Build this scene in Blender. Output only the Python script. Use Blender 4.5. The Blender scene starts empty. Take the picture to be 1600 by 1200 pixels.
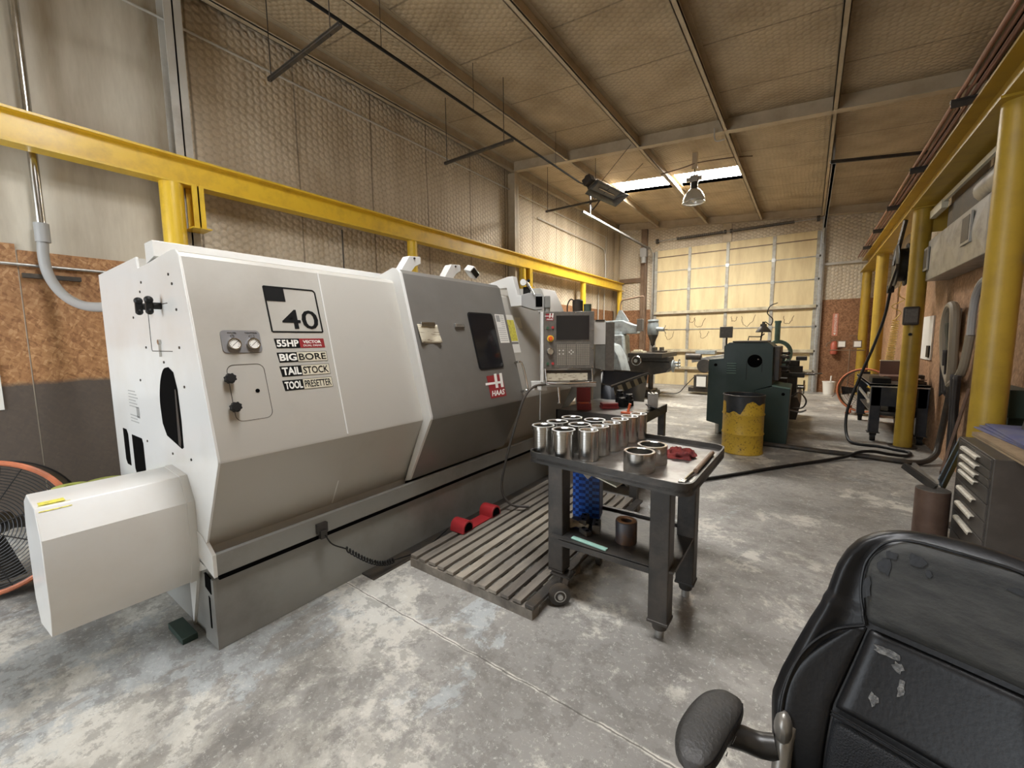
import bpy, bmesh, math, random
from mathutils import Vector, Matrix, noise as mnoise
random.seed(7)
PI = math.pi
S = bpy.context.scene
COL = S.collection
rad = math.radians

# ---------------------------------------------------------------- camera
cam_data = bpy.data.cameras.new('camera')
cam = bpy.data.objects.new('camera', cam_data)
COL.objects.link(cam)
S.camera = cam
cam_data.sensor_fit = 'HORIZONTAL'
cam_data.sensor_width = 36.0
cam_data.lens = 648.0 / 1600.0 * 36.0
cam_data.clip_start = 0.05
cam_data.clip_end = 200
yaw, pitch, roll = rad(-35.463), rad(-6.044), rad(-0.621)
fw = Vector((math.sin(yaw) * math.cos(pitch), math.cos(yaw) * math.cos(pitch), math.sin(pitch)))
rt = Vector((math.cos(yaw), -math.sin(yaw), 0))
upv = rt.cross(fw)
rt2 = rt * math.cos(roll) + upv * math.sin(roll)
up2 = upv * math.cos(roll) - rt * math.sin(roll)
cam.matrix_world = Matrix(((rt2.x, up2.x, -fw.x, 0), (rt2.y, up2.y, -fw.y, 0), (rt2.z, up2.z, -fw.z, 1.6), (0, 0, 0, 1)))

# ---------------------------------------------------------------- world, lights, exposure
S.view_settings.view_transform = 'Standard'
S.view_settings.look = 'None'
S.view_settings.gamma = 1.0
S.view_settings.use_curve_mapping = False
S.view_settings.exposure = 0.3
S.cycles.max_bounces = 8
S.cycles.diffuse_bounces = 5
S.cycles.use_denoising = True
S.cycles.sample_clamp_indirect = 6.0
world = bpy.data.worlds.new('world')
S.world = world
world.use_nodes = True
wb = world.node_tree.nodes['Background']
wb.inputs[0].default_value = (0.75, 0.86, 1.0, 1)
wb.inputs[1].default_value = 1.0

def area_light(name, loc, size, power, color, rot=(0, 0, 0), shape=None):
    d = bpy.data.lights.new(name, 'AREA')
    d.shape = 'RECTANGLE'
    d.size, d.size_y = size
    d.energy = power
    d.color = color
    o = bpy.data.objects.new(name, d)
    COL.objects.link(o)
    o.location = loc
    o.rotation_euler = rot
    return o
# daylight through the open doorway behind the camera
area_light('doorway_daylight', (-4.05, -3.42, 1.95), (3.3, 3.7), 150, (0.90, 0.95, 1.0), (rad(90), 0, 0))

# ---------------------------------------------------------------- materials
MATS = {}
def nt(m):
    return m.node_tree.nodes, m.node_tree.links
def new_mat(name):
    m = bpy.data.materials.new(name)
    m.use_nodes = True
    MATS[name] = m
    return m
def c4(c):
    return (c[0], c[1], c[2], 1.0)
def pmat(name, col, rough=0.5, metal=0.0, col2=None, nscale=4.0, lo=0.4, hi=0.7, bump=0.0, bscale=40.0, detail=6.0, stretch=(1, 1, 1), coat=0.0, rough2=None, spec=0.5):
    """paint, metal or cloth with a soft procedural variation of colour and relief"""
    m = new_mat(name)
    N, Lk = nt(m)
    b = N['Principled BSDF']
    b.inputs['Roughness'].default_value = rough
    b.inputs['Metallic'].default_value = metal
    b.inputs['Specular IOR Level'].default_value = spec
    b.inputs['Base Color'].default_value = c4(col)
    if coat:
        b.inputs['Coat Weight'].default_value = coat
        b.inputs['Coat Roughness'].default_value = 0.15
    tc = N.new('ShaderNodeTexCoord')
    mp = N.new('ShaderNodeMapping')
    mp.inputs['Scale'].default_value = stretch
    Lk.new(tc.outputs['Object'], mp.inputs['Vector'])
    if col2 is not None:
        n = N.new('ShaderNodeTexNoise')
        n.inputs['Scale'].default_value = nscale
        n.inputs['Detail'].default_value = detail
        n.inputs['Roughness'].default_value = 0.62
        Lk.new(mp.outputs[0], n.inputs['Vector'])
        r = N.new('ShaderNodeMapRange')
        r.inputs['From Min'].default_value = lo
        r.inputs['From Max'].default_value = hi
        Lk.new(n.outputs['Fac'], r.inputs['Value'])
        mx = N.new('ShaderNodeMix')
        mx.data_type = 'RGBA'
        mx.inputs[6].default_value = c4(col)
        mx.inputs[7].default_value = c4(col2)
        Lk.new(r.outputs[0], mx.inputs[0])
        Lk.new(mx.outputs[2], b.inputs['Base Color'])
        if rough2 is not None:
            rr = N.new('ShaderNodeMapRange')
            rr.inputs['To Min'].default_value = rough
            rr.inputs['To Max'].default_value = rough2
            Lk.new(r.outputs[0], rr.inputs['Value'])
            Lk.new(rr.outputs[0], b.inputs['Roughness'])
    if bump:
        n2 = N.new('ShaderNodeTexNoise')
        n2.inputs['Scale'].default_value = bscale
        n2.inputs['Detail'].default_value = 4
        Lk.new(mp.outputs[0], n2.inputs['Vector'])
        bp = N.new('ShaderNodeBump')
        bp.inputs['Strength'].default_value = bump
        bp.inputs['Distance'].default_value = 0.01
        Lk.new(n2.outputs['Fac'], bp.inputs['Height'])
        Lk.new(bp.outputs[0], b.inputs['Normal'])
    return m

def mathn(N, op, a=None, b=None, c=None):
    n = N.new('ShaderNodeMath')
    n.operation = op
    for i, v in enumerate((a, b, c)):
        if isinstance(v, (int, float)):
            n.inputs[i].default_value = v
    return n

def quilt_mat(name, col, wire, stain, plane, cell=0.095, strength=0.55, streak=(1.0, 1.0, 0.12), stain_amt=0.75, hexes=True, wirek=0.34, seam=None):
    """foil faced insulation pressed behind chicken wire: hexagonal pillows, seams and grime"""
    m = new_mat(name)
    N, Lk = nt(m)
    b = N['Principled BSDF']
    b.inputs['Roughness'].default_value = 0.62
    tc = N.new('ShaderNodeTexCoord')
    wn = N.new('ShaderNodeTexNoise')
    wn.inputs['Scale'].default_value = 2.2
    wn.inputs['Detail'].default_value = 3
    Lk.new(tc.outputs['Object'], wn.inputs['Vector'])
    wv = N.new('ShaderNodeVectorMath'); wv.operation = 'SCALE'; wv.inputs['Scale'].default_value = 0.09
    Lk.new(wn.outputs['Color'], wv.inputs[0])
    ad = N.new('ShaderNodeVectorMath'); ad.operation = 'ADD'
    Lk.new(tc.outputs['Object'], ad.inputs[0]); Lk.new(wv.outputs[0], ad.inputs[1])
    sp = N.new('ShaderNodeSeparateXYZ')
    Lk.new(ad.outputs[0], sp.inputs[0])
    A, B = {'yz': ('Y', 'Z'), 'xz': ('X', 'Z'), 'xy': ('X', 'Y')}[plane]
    k = 2 * PI / cell
    terms = []
    for (ca, cb) in ((1, 0), (0.5, 0.866), (0.5, -0.866)):
        m1 = mathn(N, 'MULTIPLY', None, ca * k); Lk.new(sp.outputs[A], m1.inputs[0])
        m2 = mathn(N, 'MULTIPLY_ADD', None, cb * k); Lk.new(sp.outputs[B], m2.inputs[0]); Lk.new(m1.outputs[0], m2.inputs[2])
        cs = mathn(N, 'COSINE'); Lk.new(m2.outputs[0], cs.inputs[0])
        terms.append(cs)
    s1 = mathn(N, 'ADD'); Lk.new(terms[0].outputs[0], s1.inputs[0]); Lk.new(terms[1].outputs[0], s1.inputs[1])
    s2 = mathn(N, 'ADD'); Lk.new(s1.outputs[0], s2.inputs[0]); Lk.new(terms[2].outputs[0], s2.inputs[1])
    hx = N.new('ShaderNodeMapRange'); hx.inputs['From Min'].default_value = -1.5; hx.inputs['From Max'].default_value = 1.2
    Lk.new(s2.outputs[0], hx.inputs['Value'])
    # wire lines lie where the pillow is lowest
    wr = N.new('ShaderNodeMapRange'); wr.inputs['From Min'].default_value = 0.05; wr.inputs['From Max'].default_value = 0.30
    wr.inputs['To Min'].default_value = 1.0; wr.inputs['To Max'].default_value = 0.0
    Lk.new(hx.outputs[0], wr.inputs['Value'])
    # streaky grime
    mp = N.new('ShaderNodeMapping'); mp.inputs['Scale'].default_value = streak
    Lk.new(tc.outputs['Object'], mp.inputs['Vector'])
    n = N.new('ShaderNodeTexNoise'); n.inputs['Scale'].default_value = 1.5; n.inputs['Detail'].default_value = 7; n.inputs['Roughness'].default_value = 0.6
    Lk.new(mp.outputs[0], n.inputs['Vector'])
    r = N.new('ShaderNodeMapRange'); r.inputs['From Min'].default_value = 0.40; r.inputs['From Max'].default_value = 0.72; r.inputs['To Max'].default_value = stain_amt
    Lk.new(n.outputs['Fac'], r.inputs['Value'])
    n3 = N.new('ShaderNodeTexNoise'); n3.inputs['Scale'].default_value = 0.55; n3.inputs['Detail'].default_value = 5
    Lk.new(tc.outputs['Object'], n3.inputs['Vector'])
    mx = N.new('ShaderNodeMix'); mx.data_type = 'RGBA'
    mx.inputs[6].default_value = c4(col); mx.inputs[7].default_value = c4(stain)
    Lk.new(r.outputs[0], mx.inputs[0])
    mx2 = N.new('ShaderNodeMix'); mx2.data_type = 'RGBA'
    mx2.inputs[7].default_value = c4(wire)
    Lk.new(mx.outputs[2], mx2.inputs[6])
    wf = mathn(N, 'MULTIPLY', None, wirek if hexes else 0.0); Lk.new(wr.outputs[0], wf.inputs[0])
    Lk.new(wf.outputs[0], mx2.inputs[0])
    outc = mx2.outputs[2]
    if seam:
        axis, pitch_, offs = seam
        so = N.new('ShaderNodeSeparateXYZ'); Lk.new(tc.outputs['Object'], so.inputs[0])
        wob = mathn(N, 'MULTIPLY_ADD', None, 0.10); Lk.new(n3.outputs['Fac'], wob.inputs[0]); Lk.new(so.outputs[axis], wob.inputs[2])
        dv = mathn(N, 'ADD', None, offs); Lk.new(wob.outputs[0], dv.inputs[0])
        pp = mathn(N, 'PINGPONG', None, pitch_ / 2); Lk.new(dv.outputs[0], pp.inputs[0])
        sr = N.new('ShaderNodeMapRange'); sr.inputs['From Min'].default_value = 0.018; sr.inputs['From Max'].default_value = 0.006; sr.inputs['To Max'].default_value = 0.75
        Lk.new(pp.outputs[0], sr.inputs['Value'])
        mx3 = N.new('ShaderNodeMix'); mx3.data_type = 'RGBA'; mx3.inputs[7].default_value = c4([k_ * 0.7 for k_ in wire])
        Lk.new(sr.outputs[0], mx3.inputs[0]); Lk.new(outc, mx3.inputs[6]); outc = mx3.outputs[2]
    Lk.new(outc, b.inputs['Base Color'])
    bp = N.new('ShaderNodeBump'); bp.inputs['Strength'].default_value = strength; bp.inputs['Distance'].default_value = 0.02
    if hexes:
        Lk.new(hx.outputs[0], bp.inputs['Height'])
    else:
        Lk.new(n.outputs['Fac'], bp.inputs['Height'])
    Lk.new(bp.outputs[0], b.inputs['Normal'])
    return m

def osb_mat(name, cols, paint=None, paint_z=None, scale=21.0, soft=0.25):
    """oriented strand board: flakes of several tans, optionally painted over below a ragged line"""
    m = new_mat(name)
    N, Lk = nt(m)
    b = N['Principled BSDF']; b.inputs['Roughness'].default_value = 0.62
    tc = N.new('ShaderNodeTexCoord')
    wn = N.new('ShaderNodeTexNoise'); wn.inputs['Scale'].default_value = 9; wn.inputs['Detail'].default_value = 3
    Lk.new(tc.outputs['Object'], wn.inputs['Vector'])
    wv = N.new('ShaderNodeVectorMath'); wv.operation = 'SCALE'; wv.inputs['Scale'].default_value = 0.045
    Lk.new(wn.outputs['Color'], wv.inputs[0])
    ad = N.new('ShaderNodeVectorMath'); ad.operation = 'ADD'
    Lk.new(tc.outputs['Object'], ad.inputs[0]); Lk.new(wv.outputs[0], ad.inputs[1])
    outs = []
    for (rx, st) in ((0.95, (1, 1, 0.36)), (-0.6, (1.0, 1, 0.34))):
        mp = N.new('ShaderNodeMapping'); mp.vector_type = 'TEXTURE'; mp.inputs['Rotation'].default_value = (rx, rx, 0.0); mp.inputs['Scale'].default_value = st
        Lk.new(ad.outputs[0], mp.inputs['Vector'])
        v = N.new('ShaderNodeTexVoronoi'); v.inputs['Scale'].default_value = scale
        Lk.new(mp.outputs[0], v.inputs['Vector'])
        sx = N.new('ShaderNodeSeparateColor'); Lk.new(v.outputs['Color'], sx.inputs[0])
        outs.append(sx)
    av = mathn(N, 'ADD'); Lk.new(outs[0].outputs[0], av.inputs[0]); Lk.new(outs[1].outputs[1], av.inputs[1])
    hf = mathn(N, 'MULTIPLY', None, 0.5); Lk.new(av.outputs[0], hf.inputs[0])
    cr = N.new('ShaderNodeValToRGB')
    e = cr.color_ramp.elements
    e[0].position = 0.12; e[0].color = c4(cols[0]); e[1].position = 0.95; e[1].color = c4(cols[-1])
    for i, c in enumerate(cols[1:-1]):
        x = e.new(0.12 + 0.8 * (i + 1) / (len(cols) - 1)); x.color = c4(c)
    Lk.new(hf.outputs[0], cr.inputs[0])
    out = cr.outputs[0]
    big = N.new('ShaderNodeTexNoise'); big.inputs['Scale'].default_value = 1.1; big.inputs['Detail'].default_value = 5
    Lk.new(tc.outputs['Object'], big.inputs['Vector'])
    mr = N.new('ShaderNodeMapRange'); mr.inputs['From Min'].default_value = 0.45; mr.inputs['From Max'].default_value = 0.75; mr.inputs['To Max'].default_value = 0.5
    Lk.new(big.outputs['Fac'], mr.inputs['Value'])
    dm = N.new('ShaderNodeMix'); dm.data_type = 'RGBA'; dm.inputs[7].default_value = c4([x * 0.45 for x in cols[0]])
    Lk.new(mr.outputs[0], dm.inputs[0]); Lk.new(out, dm.inputs[6]); out = dm.outputs[2]
    if paint:
        sp = N.new('ShaderNodeSeparateXYZ'); Lk.new(tc.outputs['Object'], sp.inputs[0])
        na = mathn(N, 'MULTIPLY_ADD', None, soft); Lk.new(big.outputs['Fac'], na.inputs[0]); Lk.new(sp.outputs['Z'], na.inputs[2])
        th = N.new('ShaderNodeMapRange'); th.inputs['From Min'].default_value = paint_z + soft / 2 - 0.02; th.inputs['From Max'].default_value = paint_z + soft / 2 + 0.03
        th.inputs['To Min'].default_value = 0.93; th.inputs['To Max'].default_value = 0.0
        Lk.new(na.outputs[0], th.inputs['Value'])
        pm = N.new('ShaderNodeMix'); pm.data_type = 'RGBA'; pm.inputs[7].default_value = c4(paint)
        Lk.new(th.outputs[0], pm.inputs[0]); Lk.new(out, pm.inputs[6]); out = pm.outputs[2]
    Lk.new(out, b.inputs['Base Color'])
    bp = N.new('ShaderNodeBump'); bp.inputs['Strength'].default_value = 0.25; bp.inputs['Distance'].default_value = 0.004
    Lk.new(hf.outputs[0], bp.inputs['Height']); Lk.new(bp.outputs[0], b.inputs['Normal'])
    return m

def floor_mat():
    m = new_mat('worn_concrete')
    N, Lk = nt(m)
    b = N['Principled BSDF']
    tc = N.new('ShaderNodeTexCoord')
    def nz(scale, detail=8, rough=0.6, dist=0.0, st=(1, 1, 1)):
        mp = N.new('ShaderNodeMapping'); mp.inputs['Scale'].default_value = st
        Lk.new(tc.outputs['Object'], mp.inputs['Vector'])
        n = N.new('ShaderNodeTexNoise'); n.inputs['Scale'].default_value = scale; n.inputs['Detail'].default_value = detail
        n.inputs['Roughness'].default_value = rough; n.inputs['Distortion'].default_value = dist
        Lk.new(mp.outputs[0], n.inputs['Vector'])
        return n.outputs['Fac']
    def rng(src, a, c, lo=0.0, hi=1.0):
        r = N.new('ShaderNodeMapRange'); r.inputs['From Min'].default_value = a; r.inputs['From Max'].default_value = c
        r.inputs['To Min'].default_value = lo; r.inputs['To Max'].default_value = hi
        Lk.new(src, r.inputs['Value']); return r.outputs[0]
    def mix(f, a, bcol):
        x = N.new('ShaderNodeMix'); x.data_type = 'RGBA'
        if isinstance(f, float): x.inputs[0].default_value = f
        else: Lk.new(f, x.inputs[0])
        for i, v in ((6, a), (7, bcol)):
            if isinstance(v, tuple): x.inputs[i].default_value = c4(v)
            else: Lk.new(v, x.inputs[i])
        return x.outputs[2]
    base = mix(rng(nz(0.45, 4), 0.35, 0.65), (0.22, 0.21, 0.193), (0.36, 0.345, 0.315))
    # patches of worn pale blue-grey floor paint, mostly on the left by the machine
    sp = N.new('ShaderNodeSeparateXYZ'); Lk.new(tc.outputs['Object'], sp.inputs[0])
    left = rng(sp.outputs['X'], -0.9, -2.6)
    near = rng(sp.outputs['Y'], 2.6, 0.9)
    lm = mathn(N, 'MULTIPLY'); Lk.new(left, lm.inputs[0]); Lk.new(near, lm.inputs[1])
    paint_n = nz(1.6, 10, 0.68, 0.5, (1, 0.6, 1))
    pa = mathn(N, 'MULTIPLY_ADD', None, 0.14); Lk.new(lm.outputs[0], pa.inputs[0]); Lk.new(paint_n, pa.inputs[2])
    pf = rng(pa.outputs[0], 0.60, 0.615, 0, 0.80)
    c1 = mix(pf, base, (0.42, 0.445, 0.445))
    # pale scuffed plaster-like wear
    fg = rng(sp.outputs['Y'], 1.9, 1.1)
    wa = mathn(N, 'MULTIPLY_ADD', None, 0.045); Lk.new(fg, wa.inputs[0]); Lk.new(nz(1.1, 13, 0.74, 0.2), wa.inputs[2])
    c2 = mix(rng(wa.outputs[0], 0.535, 0.575, 0, 0.78), c1, (0.60, 0.575, 0.505))
    # oily dark grime
    c3 = mix(rng(nz(0.7, 12, 0.70, 0.2, (0.8, 1.2, 1)), 0.49, 0.60, 0, 0.70), c2, (0.125, 0.115, 0.10))
    c4_ = mix(rng(nz(7, 9, 0.75), 0.505, 0.55, 0, 0.50), c3, (0.16, 0.15, 0.135))
    c5 = mix(rng(nz(34, 9, 0.85), 0.555, 0.60, 0, 0.50), c4_, (0.70, 0.68, 0.62))
    c6 = mix(rng(nz(60, 5, 0.8), 0.60, 0.70, 0, 0.6), c5, (0.12, 0.10, 0.085))
    # sawn joint across the slab
    jn = mathn(N, 'MULTIPLY_ADD', None, 0.035); Lk.new(nz(6, 3), jn.inputs[0]); Lk.new(sp.outputs['Y'], jn.inputs[2])
    d = mathn(N, 'SUBTRACT', None, 1.50); Lk.new(jn.outputs[0], d.inputs[0])
    ab = mathn(N, 'ABSOLUTE'); Lk.new(d.outputs[0], ab.inputs[0])
    pale = rng(ab.outputs[0], 0.014, 0.006, 0, 0.8)
    pm = mathn(N, 'MULTIPLY'); Lk.new(pale, pm.inputs[0]); Lk.new(rng(nz(9, 6, 0.7), 0.42, 0.55), pm.inputs[1])
    c7 = mix(pm.outputs[0], c6, (0.75, 0.72, 0.64))
    c8 = mix(rng(ab.outputs[0], 0.0045, 0.0025, 0, 0.8), c7, (0.09, 0.08, 0.07))
    Lk.new(c8, b.inputs['Base Color'])
    Lk.new(rng(nz(3, 6, 0.7), 0.35, 0.7, 0.36, 0.66), b.inputs['Roughness'])
    bp = N.new('ShaderNodeBump'); bp.inputs['Strength'].default_value = 0.35; bp.inputs['Distance'].default_value = 0.004
    Lk.new(nz(30, 8, 0.7), bp.inputs['Height']); Lk.new(bp.outputs[0], b.inputs['Normal'])
    return m

def emis(name, col, strength):
    m = new_mat(name)
    b = m.node_tree.nodes['Principled BSDF']
    b.inputs['Base Color'].default_value = c4(col)
    b.inputs['Emission Color'].default_value = c4(col)
    b.inputs['Emission Strength'].default_value = strength
    return m

TAN = [(0.25, 0.115, 0.045), (0.36, 0.175, 0.07), (0.44, 0.23, 0.095), (0.56, 0.33, 0.16)]
BROWN = [(0.16, 0.07, 0.03), (0.24, 0.115, 0.05), (0.31, 0.155, 0.075), (0.38, 0.20, 0.10)]
floor_mat()
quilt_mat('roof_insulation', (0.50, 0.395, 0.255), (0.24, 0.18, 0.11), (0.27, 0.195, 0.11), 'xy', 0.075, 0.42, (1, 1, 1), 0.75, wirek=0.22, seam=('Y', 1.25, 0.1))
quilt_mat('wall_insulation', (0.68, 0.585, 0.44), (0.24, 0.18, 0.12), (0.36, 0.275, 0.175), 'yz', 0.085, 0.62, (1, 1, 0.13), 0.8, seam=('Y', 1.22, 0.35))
quilt_mat('far_insulation', (0.62, 0.54, 0.41), (0.24, 0.18, 0.12), (0.36, 0.26, 0.16), 'xz', 0.085, 0.6, (1, 1, 0.3), 0.7)
quilt_mat('smooth_liner', (0.62, 0.575, 0.475), (0.3, 0.25, 0.2), (0.25, 0.195, 0.125), 'yz', 0.1, 0.15, (1, 1.3, 0.22), 0.95, hexes=False)
osb_mat('strand_board_painted', TAN, (0.080, 0.071, 0.062), 1.22)
osb_mat('strand_board_far', BROWN)
osb_mat('strand_board_right', [(0.24, 0.13, 0.07), (0.33, 0.185, 0.10), (0.42, 0.25, 0.14), (0.50, 0.31, 0.19)])
pmat('frame_steel', (0.50, 0.41, 0.28), 0.55, 0, (0.36, 0.28, 0.18), 3.0, 0.4, 0.75, 0.1, 30)
pmat('column_primer', (0.52, 0.50, 0.45), 0.5, 0, (0.30, 0.26, 0.21), 2.0, 0.5, 0.8)
pmat('brown_steel', (0.14, 0.085, 0.05), 0.5, 0, (0.22, 0.15, 0.10), 3.0)
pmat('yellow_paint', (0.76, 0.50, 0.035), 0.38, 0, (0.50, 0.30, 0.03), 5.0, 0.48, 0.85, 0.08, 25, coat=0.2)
pmat('yellow_paint_dark', (0.42, 0.275, 0.03), 0.42, 0, (0.30, 0.19, 0.03), 4.0, 0.45, 0.8, 0.12, 25)  # darker yellow for the right beam and its posts
pmat('machine_white', (0.74, 0.74, 0.715), 0.30, 0, (0.66, 0.63, 0.57), 1.3, 0.45, 0.8, coat=0.25)
pmat('machine_putty', (0.50, 0.485, 0.44), 0.32, 0, (0.40, 0.375, 0.33), 1.5, 0.45, 0.8, coat=0.2)
pmat('machine_base_grey', (0.25, 0.25, 0.232), 0.33, 0, (0.17, 0.16, 0.145), 2.0, 0.45, 0.75, coat=0.2)
pmat('door_grey', (0.20, 0.193, 0.178), 0.30, 0, (0.15, 0.14, 0.125), 1.5, 0.4, 0.8, coat=0.3)
pmat('black_rubber', (0.010, 0.010, 0.010), 0.5, spec=0.3)
pmat('black_void', (0.002, 0.002, 0.002), 0.9, spec=0.05)
pmat('black_gloss', (0.012, 0.012, 0.014), 0.12)
pmat('vinyl_black', (0.006, 0.006, 0.006), 0.5, spec=0.18)
pmat('vinyl_white', (0.82, 0.81, 0.76), 0.45)
pmat('vinyl_cream', (0.62, 0.58, 0.45), 0.45)
pmat('vinyl_red', (0.27, 0.022, 0.025), 0.4)
pmat('vinyl_yellow', (0.72, 0.66, 0.10), 0.45, 0, (0.5, 0.42, 0.08), 60, 0.5, 0.6)
pmat('bright_steel', (0.62, 0.61, 0.58), 0.22, 1.0, (0.45, 0.43, 0.4), 10, 0.4, 0.8)
pmat('galvanised', (0.50, 0.50, 0.48), 0.38, 0.85, (0.35, 0.34, 0.32), 12)
pmat('grey_plastic', (0.36, 0.36, 0.35), 0.45)
pmat('dark_iron', (0.055, 0.05, 0.045), 0.45, 0.35, (0.10, 0.075, 0.05), 6, 0.45, 0.7, 0.2, 60)
pmat('paper', (0.78, 0.77, 0.72), 0.8)
pmat('grinder_green', (0.015, 0.035, 0.025), 0.5)
# ---------------------------------------------------------------- mesh builder
class B:
    """collects shapes in world coordinates (or in a frame) and links them as ONE mesh object"""
    def __init__(s, frame=None):
        s.bm = bmesh.new()
        s.f = frame
    def _t(s, v):
        v = Vector(v)
        return s.f @ v if s.f is not None else v
    def _face(s, vs):
        try: s.bm.faces.new(vs)
        except ValueError: pass
    def box(s, x0, x1, y0, y1, z0, z1, M=None):
        vs = []
        for x in (x0, x1):
            for y in (y0, y1):
                for z in (z0, z1):
                    p = Vector((x, y, z))
                    if M is not None: p = M @ p
                    vs.append(s.bm.verts.new(s._t(p)))
        for q in ((0, 1, 3, 2), (4, 6, 7, 5), (0, 4, 5, 1), (2, 3, 7, 6), (0, 2, 6, 4), (1, 5, 7, 3)):
            s._face([vs[i] for i in q])
        return s
    def beam(s, p, q, w, h, up=(0, 0, 1)):
        """a bar of w x h from p to q"""
        p, q = Vector(p), Vector(q)
        d = q - p; L = d.length; d.normalize()
        u = Vector(up)
        r = d.cross(u)
        if r.length < 1e-4: r = d.cross(Vector((1, 0, 0)))
        r.normalize(); u = r.cross(d)
        M = Matrix(((r.x, d.x, u.x, p.x), (r.y, d.y, u.y, p.y), (r.z, d.z, u.z, p.z), (0, 0, 0, 1)))
        return s.box(-w / 2, w / 2, 0, L, -h / 2, h / 2, M)
    def ring(s, c, ax, r, n, ref=None):
        ax = Vector(ax).normalized()
        a = Vector(ref) if ref is not None else ax.orthogonal()
        a = (a - ax * a.dot(ax)).normalized(); b = ax.cross(a)
        return [s.bm.verts.new(s._t(Vector(c) + (a * math.cos(2 * PI * i / n) + b * math.sin(2 * PI * i / n)) * r)) for i in range(n)]
    def _bridge(s, A, Bv):
        n = len(A)
        for i in range(n): s._face([A[i], A[(i + 1) % n], Bv[(i + 1) % n], Bv[i]])
    def cyl(s, p, q, r, r2=None, n=20, cap=True):
        p, q = Vector(p), Vector(q); ax = q - p
        ref = ax.normalized().orthogonal()
        A = s.ring(p, ax, r, n, ref); C = s.ring(q, ax, r if r2 is None else r2, n, ref)
        s._bridge(A, C)
        if cap: s._face(A[::-1]); s._face(C)
        return s
    def lathe(s, prof, c=(0, 0, 0), ax=(0, 0, 1), n=28, closed=False):
        """prof: (radius, height) pairs"""
        c = Vector(c); ax = Vector(ax).normalized(); ref = ax.orthogonal()
        prev = first = None
        for (r, h) in prof:
            R = s.ring(c + ax * h, ax, max(r, 1e-4), n, ref)
            if prev: s._bridge(prev, R)
            else: first = R
            prev = R
        if closed: s._bridge(prev, first)
        else:
            s._face(first[::-1]); s._face(prev)
        return s
    def tube(s, pts, r, n=8, closed=False, taper=None):
        pts = [Vector(p) for p in pts]
        N = len(pts)
        ref = None; rings = []
        for i in range(N):
            if closed: d = pts[(i + 1) % N] - pts[i - 1]
            else: d = pts[min(i + 1, N - 1)] - pts[max(i - 1, 0)]
            if d.length < 1e-9: d = Vector((0, 0, 1))
            d.normalize()
            if ref is None: ref = d.orthogonal()
            ref = ref - d * ref.dot(d)
            if ref.length < 1e-5: ref = d.orthogonal()
            ref.normalize()
            rr = r if taper is None else r * taper[i]
            rings.append(s.ring(pts[i], d, rr, n, ref))
        for i in range(N - 1): s._bridge(rings[i], rings[i + 1])
        if closed: s._bridge(rings[-1], rings[0])
        else: s._face(rings[0][::-1]); s._face(rings[-1])
        return s
    def prism(s, poly, axis, a, b):
        """poly of 2D points swept along an axis: x -> (y,z), y -> (x,z), z -> (x,y)"""
        def P(u, v, t):
            return {'x': (t, u, v), 'y': (u, t, v), 'z': (u, v, t)}[axis]
        A = [s.bm.verts.new(s._t(P(u, v, a))) for u, v in poly]
        C = [s.bm.verts.new(s._t(P(u, v, b))) for u, v in poly]
        s._bridge(A, C); s._face(A[::-1]); s._face(C)
        return s
    def poly(s, pts, thick, nrm=None):
        """flat polygon given by 3D points, thickened along its normal"""
        pts = [Vector(p) for p in pts]
        if nrm is None: nrm = (pts[1] - pts[0]).cross(pts[2] - pts[0])
        nrm = Vector(nrm).normalized()
        A = [s.bm.verts.new(s._t(p)) for p in pts]
        C = [s.bm.verts.new(s._t(p + nrm * thick)) for p in pts]
        s._bridge(A, C); s._face(A[::-1]); s._face(C)
        return s
    def ball(s, c, rx, ry=None, rz=None, n=14, m=9):
        ry = rx if ry is None else ry; rz = rx if rz is None else rz
        rows = []
        for j in range(1, m):
            t = PI * j / m
            rows.append([s.bm.verts.new(s._t(Vector(c) + Vector((rx * math.sin(t) * math.cos(2 * PI * i / n), ry * math.sin(t) * math.sin(2 * PI * i / n), rz * math.cos(t))))) for i in range(n)])
        top = s.bm.verts.new(s._t(Vector(c) + Vector((0, 0, rz)))); bot = s.bm.verts.new(s._t(Vector(c) - Vector((0, 0, rz))))
        for i in range(n):
            s._face([top, rows[0][i], rows[0][(i + 1) % n]]); s._face([bot, rows[-1][(i + 1) % n], rows[-1][i]])
        for j in range(len(rows) - 1): s._bridge(rows[j], rows[j + 1])
        return s
    def grid(s, fn, nu, nv, closed_u=False):
        V = [[s.bm.verts.new(s._t(fn(i / (nu if closed_u else nu - 1), j / (nv - 1)))) for i in range(nu)] for j in range(nv)]
        for j in range(nv - 1):
            for i in range(nu if closed_u else nu - 1):
                k = (i + 1) % nu
                s._face([V[j][i], V[j][k], V[j + 1][k], V[j + 1][i]])
        return V
    def build(s, name, mat, parent=None, loc=None, bevel=0.0, seg=2, angle=32, solid=0.0, subsurf=0):
        bm = s.bm
        L = Vector((0, 0, 0))
        if parent is not None: L = Vector(parent['_loc'])
        elif loc is not None: L = Vector(loc)
        bmesh.ops.remove_doubles(bm, verts=bm.verts, dist=1e-6)
        bmesh.ops.recalc_face_normals(bm, faces=bm.faces)
        for v in bm.verts: v.co -= L
        ca = rad(angle)
        for f in bm.faces: f.smooth = True
        for e in bm.edges:
            if len(e.link_faces) == 2 and e.calc_face_angle(0) > ca: e.smooth = False
        me = bpy.data.meshes.new(name); bm.to_mesh(me); bm.free()
        me.materials.append(MATS[mat])
        o = bpy.data.objects.new(name, me)
        COL.objects.link(o)
        if parent is not None: o.parent = parent
        else: o.location = L
        o['_loc'] = tuple(L)
        if solid:
            md = o.modifiers.new('solid', 'SOLIDIFY'); md.thickness = solid; md.offset = 0
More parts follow.
